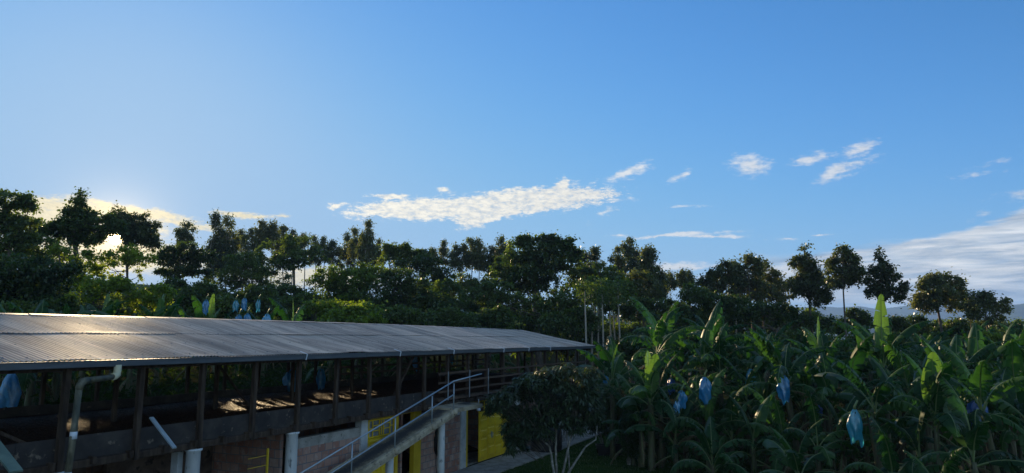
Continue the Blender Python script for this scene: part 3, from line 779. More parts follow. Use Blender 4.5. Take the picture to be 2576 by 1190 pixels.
for t, zt in ((19.4, rz(19.4) - .21), (22.62, rz(22.62) - .21), (16.4, rz(16.4) - .21)):
    q = MB(); q.lathe([(.001, 0), (.135, 0), (.13, zt * .5), (.13, zt), (.001, zt)], (t, 13.5, 0), 20); q.build('support_column', M['column'], ramp, RO)
RT = [14.75, 16.85, 19.0, 21.2, 22.7]
rail = MB()
def rp(t, h): return (t, 13.04, rz(t) + .03 + h)
rail.tube([rp(12.4, 0.92), rp(22.7, 1.04)], .026, 8)
rail.tube([rp(12.4, .42), rp(22.7, .56)], .024, 8)
rail.tube([rp(22.7, 1.04), (24.9, 13.06, 2.86 + 1.12)], .025, 8)
ro = rail.build('railing', M['steel'], ramp, RO)
for t in RT:
    q = MB(); q.tube([rp(t, -.05), rp(t, .96)], .022, 8); q.build('baluster', M['steel'], ro, RO)
    q = MB(); z = rz(t) - .02
    q.lathe([(.001, -.12), (.07, -.12), (.11, -.06), (.10, .02), (.055, .08), (.001, .085)], (t, 12.98, z), 9); q.build('foot_block', M['slabside'], ro, RO)

# things on and around the shed ---------------------------------------
def hose():
    b = MB()
    for k in range(9):
        a0 = random.uniform(0, 6); rx = .20 + random.uniform(-.05, .05); rzz = .44 + random.uniform(-.06, .06)
        cx = random.uniform(-.05, .05); cz = random.uniform(-.05, .05)
        b.tube([(cx + rx * math.sin(a0 + 2 * math.pi * i / 22), random.uniform(-.012, .012) - .02 - .028 * (k % 4), cz + rzz * math.cos(a0 + 2 * math.pi * i / 22)) for i in range(22)], .020, 6)
    b.tube([(.30 + .17 * math.sin(i * .3), -.06, -.05 + .20 * math.cos(i * .3)) for i in range(22)], .014, 6)
    b.tube([(-.12, -.03, -.42), (-.17, -.04, -.8), (-.12, -.05, -1.15), (-.10, -.03, -1.35)], .016, 6)
    b.tube([(.05, -.03, -.44), (.10, -.04, -.62), (.22, -.04, -.72)], .014, 6)
    p = S(24.15, 14.58, 1.40)
    o = b.build('hose', M['rubber'], loc=p, label='coiled black hose hanging on the brick wall beside the yellow doorway', cat='hose')
    o.rotation_euler = (0, 0, SHED_RZ)
    q = MB(); q.tube([(0, .03, .42), (0, -.14, .44)], .012, 6); q.build('hook', M['steel'], o)
hose()
def lamp(t, z):
    o = empty('hanging_lamp', S(t, 14.2, z), SHED_RZ, label='small white bell-shaped lamp hanging below the ramp landing by the open doorway', cat='lamp')
    q = MB(); q.lathe([(.02, .0), (.03, -.06), (.05, -.14), (.085, -.20), (.09, -.27), (.07, -.27), (.001, -.22)], (0, 0, 0), 16); q.build('shade', M['white'], o)
    q = MB(); q.tube([(0, 0, 0), (0, 0, .22)], .012, 6); q.build('stem', M['white'], o)
lamp(26.85, 2.60)
def plank(p, q_, w, m_, lab):
    b = MB(); c = (Vector(p) + Vector(q_)) / 2
    b.beam(p, q_, w, .035); b.build('wooden_board', m_, off=tuple(c), loc=c, label=lab, cat='board')
M['greyboard'] = simple('grey_painted_board', [(.22, .27, .31), (.34, .40, .44)], 3, .7, .3, 30)
M['greenboard'] = simple('green_grey_board', [(.09, .14, .12), (.16, .22, .18)], 3, .7, .3, 30)
def zpt(zx, zy, Y):       # pixels of the lower-left close-up (0,1200)-(1000,1848) -> point
    return at(zx * .5447 / 3.906, (1200 + zy * .5447) / 3.906, Y)
plank(zpt(1085, 792, 15.7), zpt(1252, 1010, 15.1), .085, M['greyboard'], 'pale grey board jutting down out of the shed side from a post')
plank(zpt(-60, 950, 12.6), zpt(118, 1180, 12.1), .20, M['greenboard'], 'greenish board slanting across the bottom left corner of the shed')

def tank():
    p = (1.65, 34.6, hz(1.65, 34.6) + .07)
    o = empty('water_tank', p, label='round black plastic water tank standing on the path behind the mango tree', cat='water tank')
    q = MB(); q.lathe([(.001, 0), (.72, 0), (.75, .05)] + [(.75 + (.018 if i % 2 else 0), .1 + .1 * i) for i in range(9)] + [(.70, 1.02), (.45, 1.12), (.001, 1.15)], (0, 0, 0), 36)
    q.build('body', M['rubber'], o)
    q = MB(); q.lathe([(.001, 1.15), (.28, 1.15), (.28, 1.21), (.001, 1.24)], (0, 0, 0), 24); q.build('lid', M['rubber'], o)
tank()
def trough():
    o = empty('planter_trough', (4.65, 33.6, 0), R(-2), label='long black plastic planter trough on the lawn', cat='planter')
    q = MB(); L, w, h = .70, .26, .42
    def ring(s_, z, g_=0): return [(-L * s_ + g_, -w * s_ + g_, z), (L * s_ - g_, -w * s_ + g_, z), (L * s_ - g_, w * s_ - g_, z), (-L * s_ + g_, w * s_ - g_, z)]
    vs = ring(.9, 0) + ring(1, h) + ring(1.05, h) + ring(1.05, h + .05) + ring(1.0, h + .05, .02) + ring(1.0, h - .06, .02)
    fs = [(3, 2, 1, 0)]
    for k in range(5): fs += [(4 * k + i, 4 * k + (i + 1) % 4, 4 * k + 4 + (i + 1) % 4, 4 * k + 4 + i) for i in range(4)]
    q.add(vs, fs); q.build('body', M['rubber'], o)
    q = MB(); q.box((-L * .96, -w * .9, .1), (L * .96, w * .9, h - .03)); q.build('soil', M['soil'], o)
trough()

# ------------------------------------------------------------------ trees
def quads(c, u, w, L, Wd, curl=None):
    """leaf faces: pointed 4-corner blades; c centre, u along, w across (n x 3), L, Wd (n)"""
    L = L[:, None]; Wd = Wd[:, None]
    a = c - u * L * .5; b_ = c + u * L * .5
    m1 = c - u * L * .08 + w * Wd * .5; m2 = c - u * L * .08 - w * Wd * .5
    if curl is not None:
        dn = curl[:, None] * L * .25 * np.array([0, 0, 1.0]); a = a - dn * .3; b_ = b_ - dn
    V = np.stack([a, m1, b_, m2], 1).reshape(-1, 3)
    return V, np.arange(len(c) * 4).reshape(-1, 4)
def unit(v): return v / np.maximum(1e-9, np.linalg.norm(v, axis=1, keepdims=True))
HOLES = []          # (origin, direction, radius): lines along which the foliage leaves a real gap
SUNLAMP = np.array(sdir)
def foliage(blobs, clumps, per, leaf, aspect=.5, shell=.55, droop=.2, spread=1.0, flat=.75, r_=rng, squash=1.0):
    """blobs: list of (centre, (rx, ry, rz)). Returns leaf quads grouped in clumps that fill each blob's outer part."""
    area = np.array([b[1][0] * b[1][2] for b in blobs]); num = np.maximum(3, (clumps * area / area.sum()).astype(int))
    C = []; RAD = []
    for (c, rad), k in zip(blobs, num):
        d = unit(r_.normal(size=(k, 3))); rr = (shell + (1 - shell) * r_.random(k) ** .7)[:, None]
        rr = rr * (1 + .12 * r_.normal(size=(k, 1)))
        C.append(np.array(c) + d * rr * np.array(rad)); RAD.append(np.full(k, min(rad)))
    C = np.concatenate(C); RAD = np.concatenate(RAD)
    cs = np.clip(RAD * .30, leaf * 1.6, leaf * 5.5) * r_.uniform(.6, 1.35, len(C)) * spread
    n_ = np.maximum(4, (per * r_.uniform(.5, 1.4, len(C))).astype(int))
    idx = np.repeat(np.arange(len(C)), n_)
    k = len(idx)
    off = r_.normal(size=(k, 3)) * .52; off[:, 2] *= flat
    off *= np.where(r_.random((k, 1)) < .2, 1.35, 1.0)
    P = C[idx] + off * cs[idx][:, None]
    out = unit(off + .25 * r_.normal(size=(k, 3)))
    u = unit(out * np.array([1, 1, .5]) + r_.normal(size=(k, 3)) * .55 - np.array([0, 0, droop]))
    w = unit(np.cross(u, unit(np.array([0, 0, 1.0]) + r_.normal(size=(k, 3)) * .65)))
    L = leaf * r_.uniform(.7, 1.35, k); Wd = L * aspect * r_.uniform(.8, 1.2, k)
    return P, u, w, L, Wd, C
def cull(P, first_only=False):
    m = np.ones(len(P), bool)
    for o, d, rad in (HOLES[:1] if first_only else HOLES):
        v = P - o; s = v @ d; q = np.linalg.norm(v - s[:, None] * d, axis=1)
        m &= ~((s > 2) & (q < rad * (.55 + .9 * ((P[:, 0] * 13.7 + P[:, 2] * 7.3) % 1.0))))
    return m
def limbs(b, base, targets, r0, seed, fork=.45, nseg=5, wob=.25, n=6, trunk_top=None):
    """tapered trunk from base with limbs reaching the given points"""
    rr = random.Random(seed); base = Vector(base)
    T = [Vector(t) for t in targets]
    top = Vector(trunk_top) if trunk_top is not None else sum(T, Vector()) / len(T)
    pts = []; ph = rr.uniform(0, 6)
    for i in range(nseg + 3):
        f = i / (nseg + 2); p = base.lerp(top, f); w_ = wob * math.sin(f * 3.1 + ph) * (1 if 0 < f < 1 else .2)
        pts.append(p + Vector((w_, w_ * .6, 0)))
    Lr = [.8 * r0 * (1.25 if i == 0 else 1) * (1 - .72 * i / (nseg + 2)) for i in range(nseg + 3)]
    b.tube(pts, Lr, n, False)
    for t in T:
        f = min(.97, fork + (1 - fork) * rr.random() * .9); i = f * (nseg + 2); k = int(i)
        s0 = pts[k].lerp(pts[min(k + 1, len(pts) - 1)], i - k); rs = Lr[k] * .55
        mid = s0.lerp(t, .5) + Vector((rr.uniform(-.1, .1), rr.uniform(-.1, .1), -.06)) * (t - s0).length
        b.tube([s0, mid, t], [rs, rs * .6, rs * .2], max(4, n - 2), False)
NT_ = [0]
def tree(name, label, Y, pix, base=None, kind='broad', leaf=.32, dens=1.0, trunk=None, r0=.25, bark='bark', droop=.2, aspect=.5, group=None, cat='tree', depth=.8, shell=.55, flat=.75, dY=0, spread=1.0, kx=None, zb=None):
    """pix: crown blobs in overview pixels (cx, cy, rx, ry), turned into real blobs at distance Y"""
    NT_[0] += 1; r_ = np.random.default_rng(100 + NT_[0]); rr = random.Random(NT_[0])
    pix = [(a, b_, c * 1.06, d * 1.05) for a, b_, c, d in pix]
    lumps = []                                   # knobbly outline: small lumps of leaves round each mass
    for a, b_, c, d in pix:
        rag = name in ('cone_tree', 'oval_tree', 'sparse_tree', 'tall_tree', 'bushy_tree', 'feathery_tree')
        for k in range((8 if c > 23 else 0) if rag else (5 if c > 15 else 0)):
            th = rr.uniform(-1.0, 4.1) if rag else rr.uniform(-.4, 3.5); q_ = rr.uniform(.8, 1.18) if rag else rr.uniform(.72, 1.06)
            lumps.append((a + math.cos(th) * c * q_, b_ - math.sin(th) * d * q_, c * rr.uniform(.13, .28), d * rr.uniform(.18, .36)))
    pix = pix + lumps
    bl = []
    for i, (cx, cy, rx, ry) in enumerate(pix):
        yy = Y + rr.uniform(-1, 1) * (rx * K * Y / F) * .5 * depth
        p = atk(cx, cy, yy); sx = rx * K * yy / F; sz = ry * K * yy / F
        bl.append((p, (sx, (sx * .6 + sz * .4) * depth, sz)))
    bx = kx if kx is not None else pix[0][0]
    bp = atk(bx, 800, Y); bp.z = hz(bp.x, bp.y) if zb is None else zb
    area = sum(b[1][0] * b[1][2] for b in bl)
    lf = leaf
    lf = leaf * .80; aspect *= 1.25; shell = min(shell, .28)
    clumps = int(area / (lf * lf) * 1.15 * dens) + 8
    clumps = min(clumps, 2600)
    per = 42
    P, u, w, L, Wd, C = foliage([(np.array(b[0]), b[1]) for b in bl], clumps, per, lf, aspect, shell, droop, flat=flat, r_=r_, spread=spread)
    ok = cull(P, name == 'eucalyptus_tree'); P, u, w, L, Wd = P[ok], u[ok], w[ok], L[ok], Wd[ok]
    V, Fq = quads(P - np.array(bp), u, w, L, Wd, np.full(len(P), .6))
    root = empty(name, bp, label=label, cat=cat, group=group)
    link('crown', mesh_np('crown', V, Fq), M[kind], root)
    b = MB()
    tg = [Vector(C[i]) - bp for i in np.random.default_rng(NT_[0]).choice(len(C), min(len(C), 16), replace=False)]
    tops = max(bl, key=lambda q: q[0].z)
    cen = Vector((0, 0, 0))
    for q in bl: cen += Vector(q[0])
    cen /= len(bl)
    low = min(q[0].z - q[1][2] for q in bl)
    zt = tops[0].z - bp.z
    limbs(b, (0, 0, -.3), tg, r0, NT_[0], fork=max(.15, min(.8, (low - bp.z) / max(1, zt))), wob=r0 * 1.2, trunk_top=(tops[0].x - bp.x, tops[0].y - bp.y, zt))
    if trunk:
        pass
    b.build('trunk', M[bark], root)
    return root
def euc(label, cx, top, rx, bot, Y=105, name='eucalyptus_tree', seed=0, dens=.95, group=None, leaf=.34, lean=0, kind='euc', narrow=.36, **kw):
    """tall bare-trunked tree with an uneven plume of a crown: top, bot are the crown's ends in overview pixels"""
    rr = random.Random(int(cx * 7 + top)); h = bot - top; bl = []
    n_ = max(3, int(h / max(9, rx * .7)))
    for i in range(n_):
        f = (i + .5) / n_
        wd = .92 * rx * (narrow + (1 - narrow) * math.sin(min(1, f * 1.25) * math.pi / 2)) * (1 if f < .8 else .8) * rr.uniform(.75, 1.05)
        bl.append((cx + lean * (f - .5) + rr.uniform(-.3, .3) * rx, top + h * f, max(4, wd), h / n_ * .8))
    for i in range(n_ + 3):                      # ragged side tufts and hanging ends
        f = rr.uniform(.3, 1.08); sd_ = rr.choice((-1, 1)); bl.append((cx + lean * (f - .5) + sd_ * rx * rr.uniform(.55, .95), top + h * f, rx * rr.uniform(.16, .28), h / n_ * rr.uniform(.25, .5)))
    bl.insert(0, (cx, top + h * .06, rx * .4, h * .10))
    return tree(name, label, Y, bl, kind=kind, leaf=leaf, dens=dens * 1.1, r0=.17, bark='eucbark', droop=.7, aspect=.42, group=group, shell=.25, flat=1.0, kx=cx + rr.uniform(-2, 2), **kw)

# gap in the leaves through which the sun shows, and gaps that let its light reach the roof
HOLES.append((np.array([0, 0, CAMZ]), np.array(SUNV), .36))
_h = random.Random(2)
for k in range(16):
    t, D = _h.uniform(10.2, 14.2), _h.uniform(14.9, 18.7); HOLES.append((np.array(S(t, D, zroof(D))), SUNLAMP, _h.uniform(.5, .9)))
for k in range(9):
    t, D = _h.uniform(16, 27), _h.uniform(17.6, 18.9); HOLES.append((np.array(S(t, D, zroof(D))), SUNLAMP, _h.uniform(.2, .4)))
for kx_, ky_, Y_, rad in ((850, 715, 57, .8), (825, 745, 56, .7), (915, 700, 59, .8), (940, 745, 59, .7), (1005, 770, 55, .7), (1060, 745, 55, .7), (1150, 750, 60, .9), (1192, 750, 62, .8), (60, 690, 44, .8), (110, 705, 44, .6),
                          (330, 745, 48, .9), (290, 730, 46, .7), (385, 750, 46, .7), (890, 785, 45, .7), (1640, 765, 55, .8), (1470, 700, 70, .8), (2480, 860, 49, .9), (2200, 800, 31, .5), (2330, 900, 22, .5), (1645, 890, 29, .5)):
    HOLES.append((np.array(atk(kx_, ky_, Y_)), SUNLAMP, rad))

BL = 'broadleaf_tree'
# left flank, near the shed
tree(BL, 'big dark broadleaf tree at the far left with a layered crown', 52, [(15, 505, 55, 22), (55, 520, 28, 14), (0, 550, 70, 22), (20, 590, 60, 30), (60, 565, 35, 12), (30, 640, 95, 30), (90, 620, 45, 26)], kx=25, r0=.45, leaf=.30, dens=1.1)
tree(BL, 'dense dark tree filling the left edge below the layered crown', 44, [(40, 690, 110, 40), (0, 740, 90, 40), (110, 740, 70, 40), (60, 770, 110, 30), (130, 680, 60, 30)], kx=60, r0=.3, leaf=.28, dens=1.25)
tree(BL, 'flat-topped dark tree just left of the umbrella tree', 58, [(105, 575, 45, 18), (80, 600, 60, 26), (130, 620, 50, 26), (100, 650, 70, 30)], kx=120, r0=.3, leaf=.30)
tree('umbrella_tree', 'large dark umbrella-crowned tree left of the sun with a pointed tuft on top', 55, [(203, 492, 12, 14), (204, 512, 15, 12), (205, 530, 34, 15), (180, 550, 46, 18), (240, 545, 44, 18), (225, 566, 92, 22), (158, 578, 48, 22), (272, 572, 32, 20), (225, 590, 70, 16), (215, 606, 40, 12)], kx=196, r0=.42, leaf=.28, dens=1.25, depth=.6)
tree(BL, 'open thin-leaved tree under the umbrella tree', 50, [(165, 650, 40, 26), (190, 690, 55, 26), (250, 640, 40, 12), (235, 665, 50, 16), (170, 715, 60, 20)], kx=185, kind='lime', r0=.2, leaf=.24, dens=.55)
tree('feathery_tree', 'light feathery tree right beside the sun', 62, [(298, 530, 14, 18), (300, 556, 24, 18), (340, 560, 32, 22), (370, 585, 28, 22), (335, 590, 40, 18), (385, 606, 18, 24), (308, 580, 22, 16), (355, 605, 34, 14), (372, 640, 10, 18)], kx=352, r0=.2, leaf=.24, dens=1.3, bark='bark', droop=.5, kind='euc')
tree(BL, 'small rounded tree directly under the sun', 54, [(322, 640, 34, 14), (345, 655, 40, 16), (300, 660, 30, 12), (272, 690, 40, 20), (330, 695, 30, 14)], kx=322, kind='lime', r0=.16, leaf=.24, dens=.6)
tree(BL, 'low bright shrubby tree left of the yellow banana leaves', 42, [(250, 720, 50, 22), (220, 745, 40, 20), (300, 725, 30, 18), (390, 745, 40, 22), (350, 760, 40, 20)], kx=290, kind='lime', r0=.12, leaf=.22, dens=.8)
euc('slim tree rising behind the round umbrella tree, right of the sun', 467, 560, 20, 622, 92)
tree('umbrella_tree', 'umbrella-shaped dark tree with an open stem in the left middle', 66, [(465, 628, 42, 14), (430, 642, 34, 12), (500, 645, 34, 14), (470, 655, 60, 14), (415, 660, 30, 14), (480, 680, 50, 14), (440, 690, 40, 12)], kx=468, r0=.26, leaf=.28, dens=1.1, depth=.7)
euc('tall pointed tree, left one of the close pair left of the long dark grove', 545, 538, 21, 690, 84, dens=1.15)
euc('slightly lower pointed tree, right one of the close pair', 577, 546, 21, 680, 86)
tree(BL, 'yellow-green leaning tree between the close pair and the dark grove', 72, [(600, 660, 40, 26), (570, 700, 50, 24), (630, 690, 40, 26), (560, 740, 60, 20)], kx=590, kind='broad', r0=.2, leaf=.26, dens=.6)
EB = [(607, 578, 17, 640, 'short full crown at the left end of the dark grove'), (633, 575, 14, 640, 'second crown from the left in the dark grove'),
      (660, 558, 20, 625, 'tallest crown of the dark grove, left of its middle'), (688, 560, 21, 630, 'crown with a domed top right next to the tallest of the grove'),
      (712, 570, 18, 640, 'broad crown in the right half of the dark grove'), (738, 582, 18, 640, 'sloping crown at the right shoulder of the dark grove')]
for cx, tp, rx, bt, lb in EB: euc(lb, cx, tp, rx, bt, 100 + (cx % 7), dens=1.1)
tree('umbrella_tree', 'wide dark umbrella tree in front of the tall grove with forked stem', 78, [(735, 610, 40, 18), (700, 628, 60, 20), (770, 635, 46, 18), (735, 650, 85, 16), (650, 652, 50, 16), (720, 668, 60, 12)], kx=744, r0=.30, leaf=.30, dens=1.2, depth=.7)
tree(BL, 'dark open tree with bare twigs below the tall grove', 74, [(610, 668, 40, 18), (645, 690, 40, 20), (690, 695, 40, 12), (670, 720, 60, 14), (610, 715, 40, 18)], kx=640, r0=.2, leaf=.26, dens=.5)
for cx, tp, rx, bt, lb in [(764, 590, 11, 620, 'small tuft-crowned tree at the right end of the dark grove'), (791, 599, 14, 662, 'slim tree with an oval crown, first of the row of bare trunks'),
    (815, 598, 14, 655, 'slim tree, second of the row of bare trunks'), (838, 606, 16, 664, 'bushy-topped slim tree, third of the row of bare trunks'), (872, 592, 19, 664, 'fuller crown left of the tower-like tree, leaning left'),
    (893, 580, 13, 650, 'narrow pointed crown left of the tower-like tree')]:
    euc(lb, cx, tp, rx, bt, 96 + cx % 9, dens=.95)
euc('tallest tree of the middle skyline, narrow as a tower with a knob on top', 927, 556, 12, 665, 92, dens=1.35, narrow=.9)
euc('ragged low crown hugging the left side of the tower-like tree', 912, 588, 9, 660, 93, dens=.8)
euc('thin wispy tree right of the tower-like tree', 951, 606, 14, 668, 97, dens=.6)
tree(BL, 'spreading rough-leaved tree right of the tower-like tree', 74, [(975, 632, 22, 14), (1000, 625, 26, 16), (1035, 632, 28, 12), (985, 652, 40, 16), (1040, 655, 40, 16), (1060, 640, 16, 10)], kx=1000, r0=.22, leaf=.32, dens=.9)
euc('small oval crown right of the spreading rough-leaved tree', 1087, 626, 13, 665, 96)
tree(BL, 'dark tree under the small oval crown', 70, [(1075, 668, 40, 18), (1100, 690, 36, 16), (1050, 690, 50, 20), (1010, 680, 40, 18)], kx=1080, r0=.22, leaf=.30, dens=.85)
euc('lone slender tree with a spindle-shaped crown on a bare trunk', 1117, 606, 9, 660, 96, dens=1.0, leaf=.30)
for cx, tp, rx, bt, lb in [(1147, 621, 14, 672, 'left tree of the four on pale bare trunks'), (1167, 617, 12, 660, 'second of the four on pale bare trunks'), (1187, 600, 15, 668, 'tallest of the four on pale bare trunks'), (1206, 604, 13, 680, 'right tree of the four on pale bare trunks')]:
    euc(lb, cx, tp, rx, bt, 90 + cx % 5, dens=1.05)
# sunlit middle layer behind the roof
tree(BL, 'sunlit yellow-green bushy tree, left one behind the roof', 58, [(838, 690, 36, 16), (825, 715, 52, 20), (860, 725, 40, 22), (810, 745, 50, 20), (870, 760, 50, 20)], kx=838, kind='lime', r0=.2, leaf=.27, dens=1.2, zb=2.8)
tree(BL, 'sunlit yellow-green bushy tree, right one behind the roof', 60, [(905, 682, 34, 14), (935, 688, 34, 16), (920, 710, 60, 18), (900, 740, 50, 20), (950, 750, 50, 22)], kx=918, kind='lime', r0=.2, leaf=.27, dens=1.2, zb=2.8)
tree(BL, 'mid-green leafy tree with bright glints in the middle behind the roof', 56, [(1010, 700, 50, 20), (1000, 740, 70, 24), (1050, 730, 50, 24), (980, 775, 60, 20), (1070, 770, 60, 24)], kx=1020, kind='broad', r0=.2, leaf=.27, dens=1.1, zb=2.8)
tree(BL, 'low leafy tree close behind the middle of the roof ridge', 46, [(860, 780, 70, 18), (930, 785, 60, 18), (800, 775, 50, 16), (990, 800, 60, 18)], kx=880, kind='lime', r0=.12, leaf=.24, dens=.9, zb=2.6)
tree(BL, 'dark reddish round tree behind the four pale trunks', 84, [(1165, 710, 34, 18), (1150, 735, 40, 18), (1200, 725, 30, 16)], kx=1165, kind='broad', r0=.2, leaf=.3, dens=1.0)
tree(BL, 'dark leafy tree filling the gap between roof and four pale trunks', 60, [(1110, 725, 34, 20), (1090, 760, 50, 20), (1160, 775, 60, 20), (1220, 760, 40, 24), (1180, 800, 70, 16)], kx=1130, kind='broad', r0=.18, leaf=.27, dens=1.0, zb=2.8)
for i, (cx, cy, Yd, kd, lb) in enumerate([(30, 790, 40, 'broad', 'in the bottom left corner of the tree wall'), (130, 780, 42, 'broad', 'under the flat-topped dark tree'), (230, 775, 46, 'broad', 'below the small open tree under the sun'),
        (330, 745, 50, 'lime', 'glowing just right below the sun'), (420, 730, 52, 'broad', 'under the left umbrella tree'), (500, 740, 50, 'broad', 'between the left umbrella tree and the close pair'),
        (560, 775, 48, 'broad', 'behind the leftmost blue bags'), (640, 745, 56, 'broad', 'behind the upper row of blue bags'), (710, 745, 58, 'broad', 'below the wide dark umbrella tree'), (770, 760, 52, 'broad', 'left of the yellow-green bushy trees'),
        (880, 800, 44, 'lime', 'close behind the roof below the yellow-green bushy trees'), (1000, 800, 46, 'broad', 'close behind the roof right of the yellow-green trees'), (1120, 805, 48, 'broad', 'close behind the roof below the lone slender tree'), (1230, 800, 50, 'broad', 'close behind the roof left of the big central tree'),
        (1440, 800, 54, 'broad', 'behind the roof end'), (1200, 745, 66, 'broad', 'among the feet of the four pale trunks'), (1080, 715, 72, 'broad', 'right of the spreading rough-leaved tree, low down')]):
    tree('understorey_tree', 'low leafy understorey tree ' + lb, Yd, [(cx, cy, 46, 20), (cx - 38, cy + 14, 40, 20), (cx + 38, cy + 12, 40, 20), (cx, cy + 34, 60, 20), (cx + 16, cy - 12, 24, 12)], kx=cx, kind=kd, r0=.12, leaf=.25, dens=.9, cat='tree', zb=2.6)
# centre: the big tree and its neighbours
euc('pointed tree at the left shoulder of the big central tree', 1259, 598, 17, 665, 92, dens=1.25)
euc('blunt tree left of the pointed one beside the big central tree', 1238, 624, 19, 690, 90, dens=1.2)
euc('olive crown tucked between the pointed tree and the big central tree', 1282, 612, 16, 680, 88, dens=1.1, kind='lime')
tree('large_tree', 'biggest tree, a wide dome of dark green leaves behind the roof end', 66, [(1322, 610, 26, 11), (1365, 607, 28, 11), (1395, 615, 20, 12), (1432, 618, 15, 12), (1448, 636, 10, 14), (1415, 640, 34, 20), (1345, 632, 55, 22), (1310, 655, 50, 22), (1390, 660, 65, 24), (1345, 690, 90, 24), (1430, 690, 50, 24), (1280, 700, 60, 26), (1360, 725, 90, 16)], kx=1352, r0=.55, leaf=.36, dens=1.35, depth=.9)
tree(BL, 'dark underwood tree below the big central tree', 58, [(1300, 760, 60, 26), (1250, 730, 30, 22), (1380, 770, 50, 20), (1430, 760, 50, 22), (1300, 800, 60, 20), (1360, 820, 60, 14), (1420, 800, 40, 24)], kx=1335, kind='broad', r0=.25, leaf=.28, dens=.9, zb=2.0)
tree('feathery_tree', 'feathery crown showing above the right shoulder of the big central tree', 86, [(1485, 640, 22, 12), (1478, 660, 28, 14), (1510, 662, 18, 16), (1490, 690, 40, 20)], kx=1485, kind='euc', r0=.2, leaf=.34, dens=.7)
tree(BL, 'dark dense tree right of the big central tree', 72, [(1510, 690, 44, 22), (1480, 715, 44, 20), (1540, 715, 40, 24), (1500, 740, 60, 18), (1560, 740, 34, 18)], kx=1515, kind='broad', r0=.3, leaf=.34, dens=1.2)
euc('brown-tipped crown below the tall pointed tree of the right cluster', 1554, 626, 18, 700, 84, dens=1.15)
euc('tall pointed tree crowning the right cluster', 1581, 599, 15, 668, 86, dens=1.1)
euc('middle crown of the right cluster, below the pointed tree', 1601, 632, 17, 700, 82, dens=1.2)
euc('rounded willowy crown at the right of the cluster', 1627, 634, 20, 740, 78, dens=1.5, narrow=.8)
euc('lowest outer crown of the cluster, sloping down to the right', 1652, 672, 18, 748, 80, dens=1.2)
tree(BL, 'dark foliage body under the right cluster', 74, [(1590, 710, 50, 26), (1630, 735, 40, 24), (1570, 750, 50, 16)], kx=1590, kind='euc', r0=.3, leaf=.36, dens=1.3)
euc('small olive crown beside the low end of the cluster', 1668, 694, 11, 735, 86)
euc('small round crown on thin trunks left of the gap', 1688, 690, 11, 725, 90)
euc('left of the two small crowns in the gap', 1715, 681, 11, 718, 94)
euc('right of the two small crowns in the gap', 1731, 684, 12, 722, 95)
tree('umbrella_tree', 'flat spreading tree layer in front of the pale trunks', 56, [(1640, 762, 50, 10), (1600, 775, 50, 10), (1680, 778, 40, 12), (1640, 795, 70, 12), (1560, 780, 40, 10)], kx=1640, kind='broad', r0=.2, leaf=.26, dens=1.1, zb=.5)
# pale bare trunks under it
for i, (cx, tp) in enumerate([(1473, 775), (1487, 770), (1503, 780), (1516, 778), (1536, 770), (1546, 776), (1558, 772)]):
    p = atk(cx, 850, 52 + (i * 3) % 8); p.z = hz(p.x, p.y); tpz = atk(cx + 2, tp - 20, p.y).z
    lb = ['leftmost', 'second', 'third', 'middle', 'fifth', 'sixth', 'rightmost'][i] + ' of the seven pale slender trunks right of the roof end'
    o = empty('slender_tree', p, label=lb, cat='tree', group='slender trees beyond the roof end')
    b = MB(); b.tube([(0, 0, -.2), (.05, 0, (tpz - p.z) * .5), (.12 * math.sin(i), 0, tpz - p.z + .8)], [.085, .075, .05], 7); b.build('trunk', M['eucbark'], o)
    r__ = np.random.default_rng(900 + i)
    P, u, w, L, Wd, C = foliage([(np.array([0, 0, tpz - p.z + .9]), (.9, .8, .9)), (np.array([.5, 0, tpz - p.z]), (.8, .7, .5))], 46, 14, .24, .45, .3, .5, r_=r__)
    V, Fq = quads(P, u, w, L, Wd); link('crown', mesh_np('crown', V, Fq), M['broad'], o)
# right skyline
tree('tall_tree', 'dark tree with a small pointed top, left end of the right-hand group', 74, [(1818, 658, 12, 12), (1820, 680, 24, 18), (1795, 695, 20, 16), (1815, 715, 44, 20), (1770, 705, 12, 12), (1785, 735, 40, 20)], kx=1815, kind='euc', r0=.25, leaf=.34, dens=.85)
euc('narrow crown in the saddle of the right-hand group', 1850, 660, 15, 740, 78, dens=.8)
tree('tall_tree', 'dark tree with the highest dome of the right-hand group', 72, [(1882, 648, 14, 12), (1885, 670, 24, 18), (1880, 700, 30, 20), (1890, 730, 44, 22), (1880, 755, 40, 14)], kx=1888, kind='euc', r0=.25, leaf=.34, dens=1.0)
tree('tall_tree', 'see-through airy crown right of the highest dome', 76, [(1918, 665, 12, 14), (1925, 690, 22, 20), (1940, 680, 12, 14), (1925, 720, 30, 20)], kx=1925, kind='euc', r0=.2, leaf=.34, dens=.6)
tree('tall_tree', 'low spiky tree between the right-hand group and the cone tree', 76, [(1962, 705, 12, 14), (1970, 730, 26, 18), (1950, 755, 40, 18)], kx=1965, kind='euc', r0=.2, leaf=.34, dens=.8)
tree(BL, 'dark hedge-like tree mass under the right-hand group, left part', 62, [(1740, 745, 32, 24), (1780, 765, 44, 26), (1830, 765, 50, 22), (1760, 800, 50, 20), (1720, 800, 30, 24)], kx=1770, kind='broad', r0=.25, leaf=.30, dens=1.15, zb=-.5)
tree(BL, 'dark hedge-like tree mass under the right-hand group, right part', 64, [(1890, 780, 50, 20), (1950, 785, 50, 20), (1850, 800, 50, 18), (2000, 810, 50, 20)], kx=1900, kind='broad', r0=.25, leaf=.30, dens=1.05, zb=-.5)
tree('cone_tree', 'full cone-shaped tree with an olive lit top', 64, [(2023, 625, 8, 12), (2022, 645, 17, 14), (2022, 668, 27, 16), (2030, 695, 38, 18), (2035, 722, 50, 18), (2015, 715, 35, 16), (2055, 752, 24, 16), (2068, 738, 18, 10)], kx=2041, kind='euc', r0=.17, leaf=.30, dens=1.3, droop=.5, depth=.9, zb=.3)
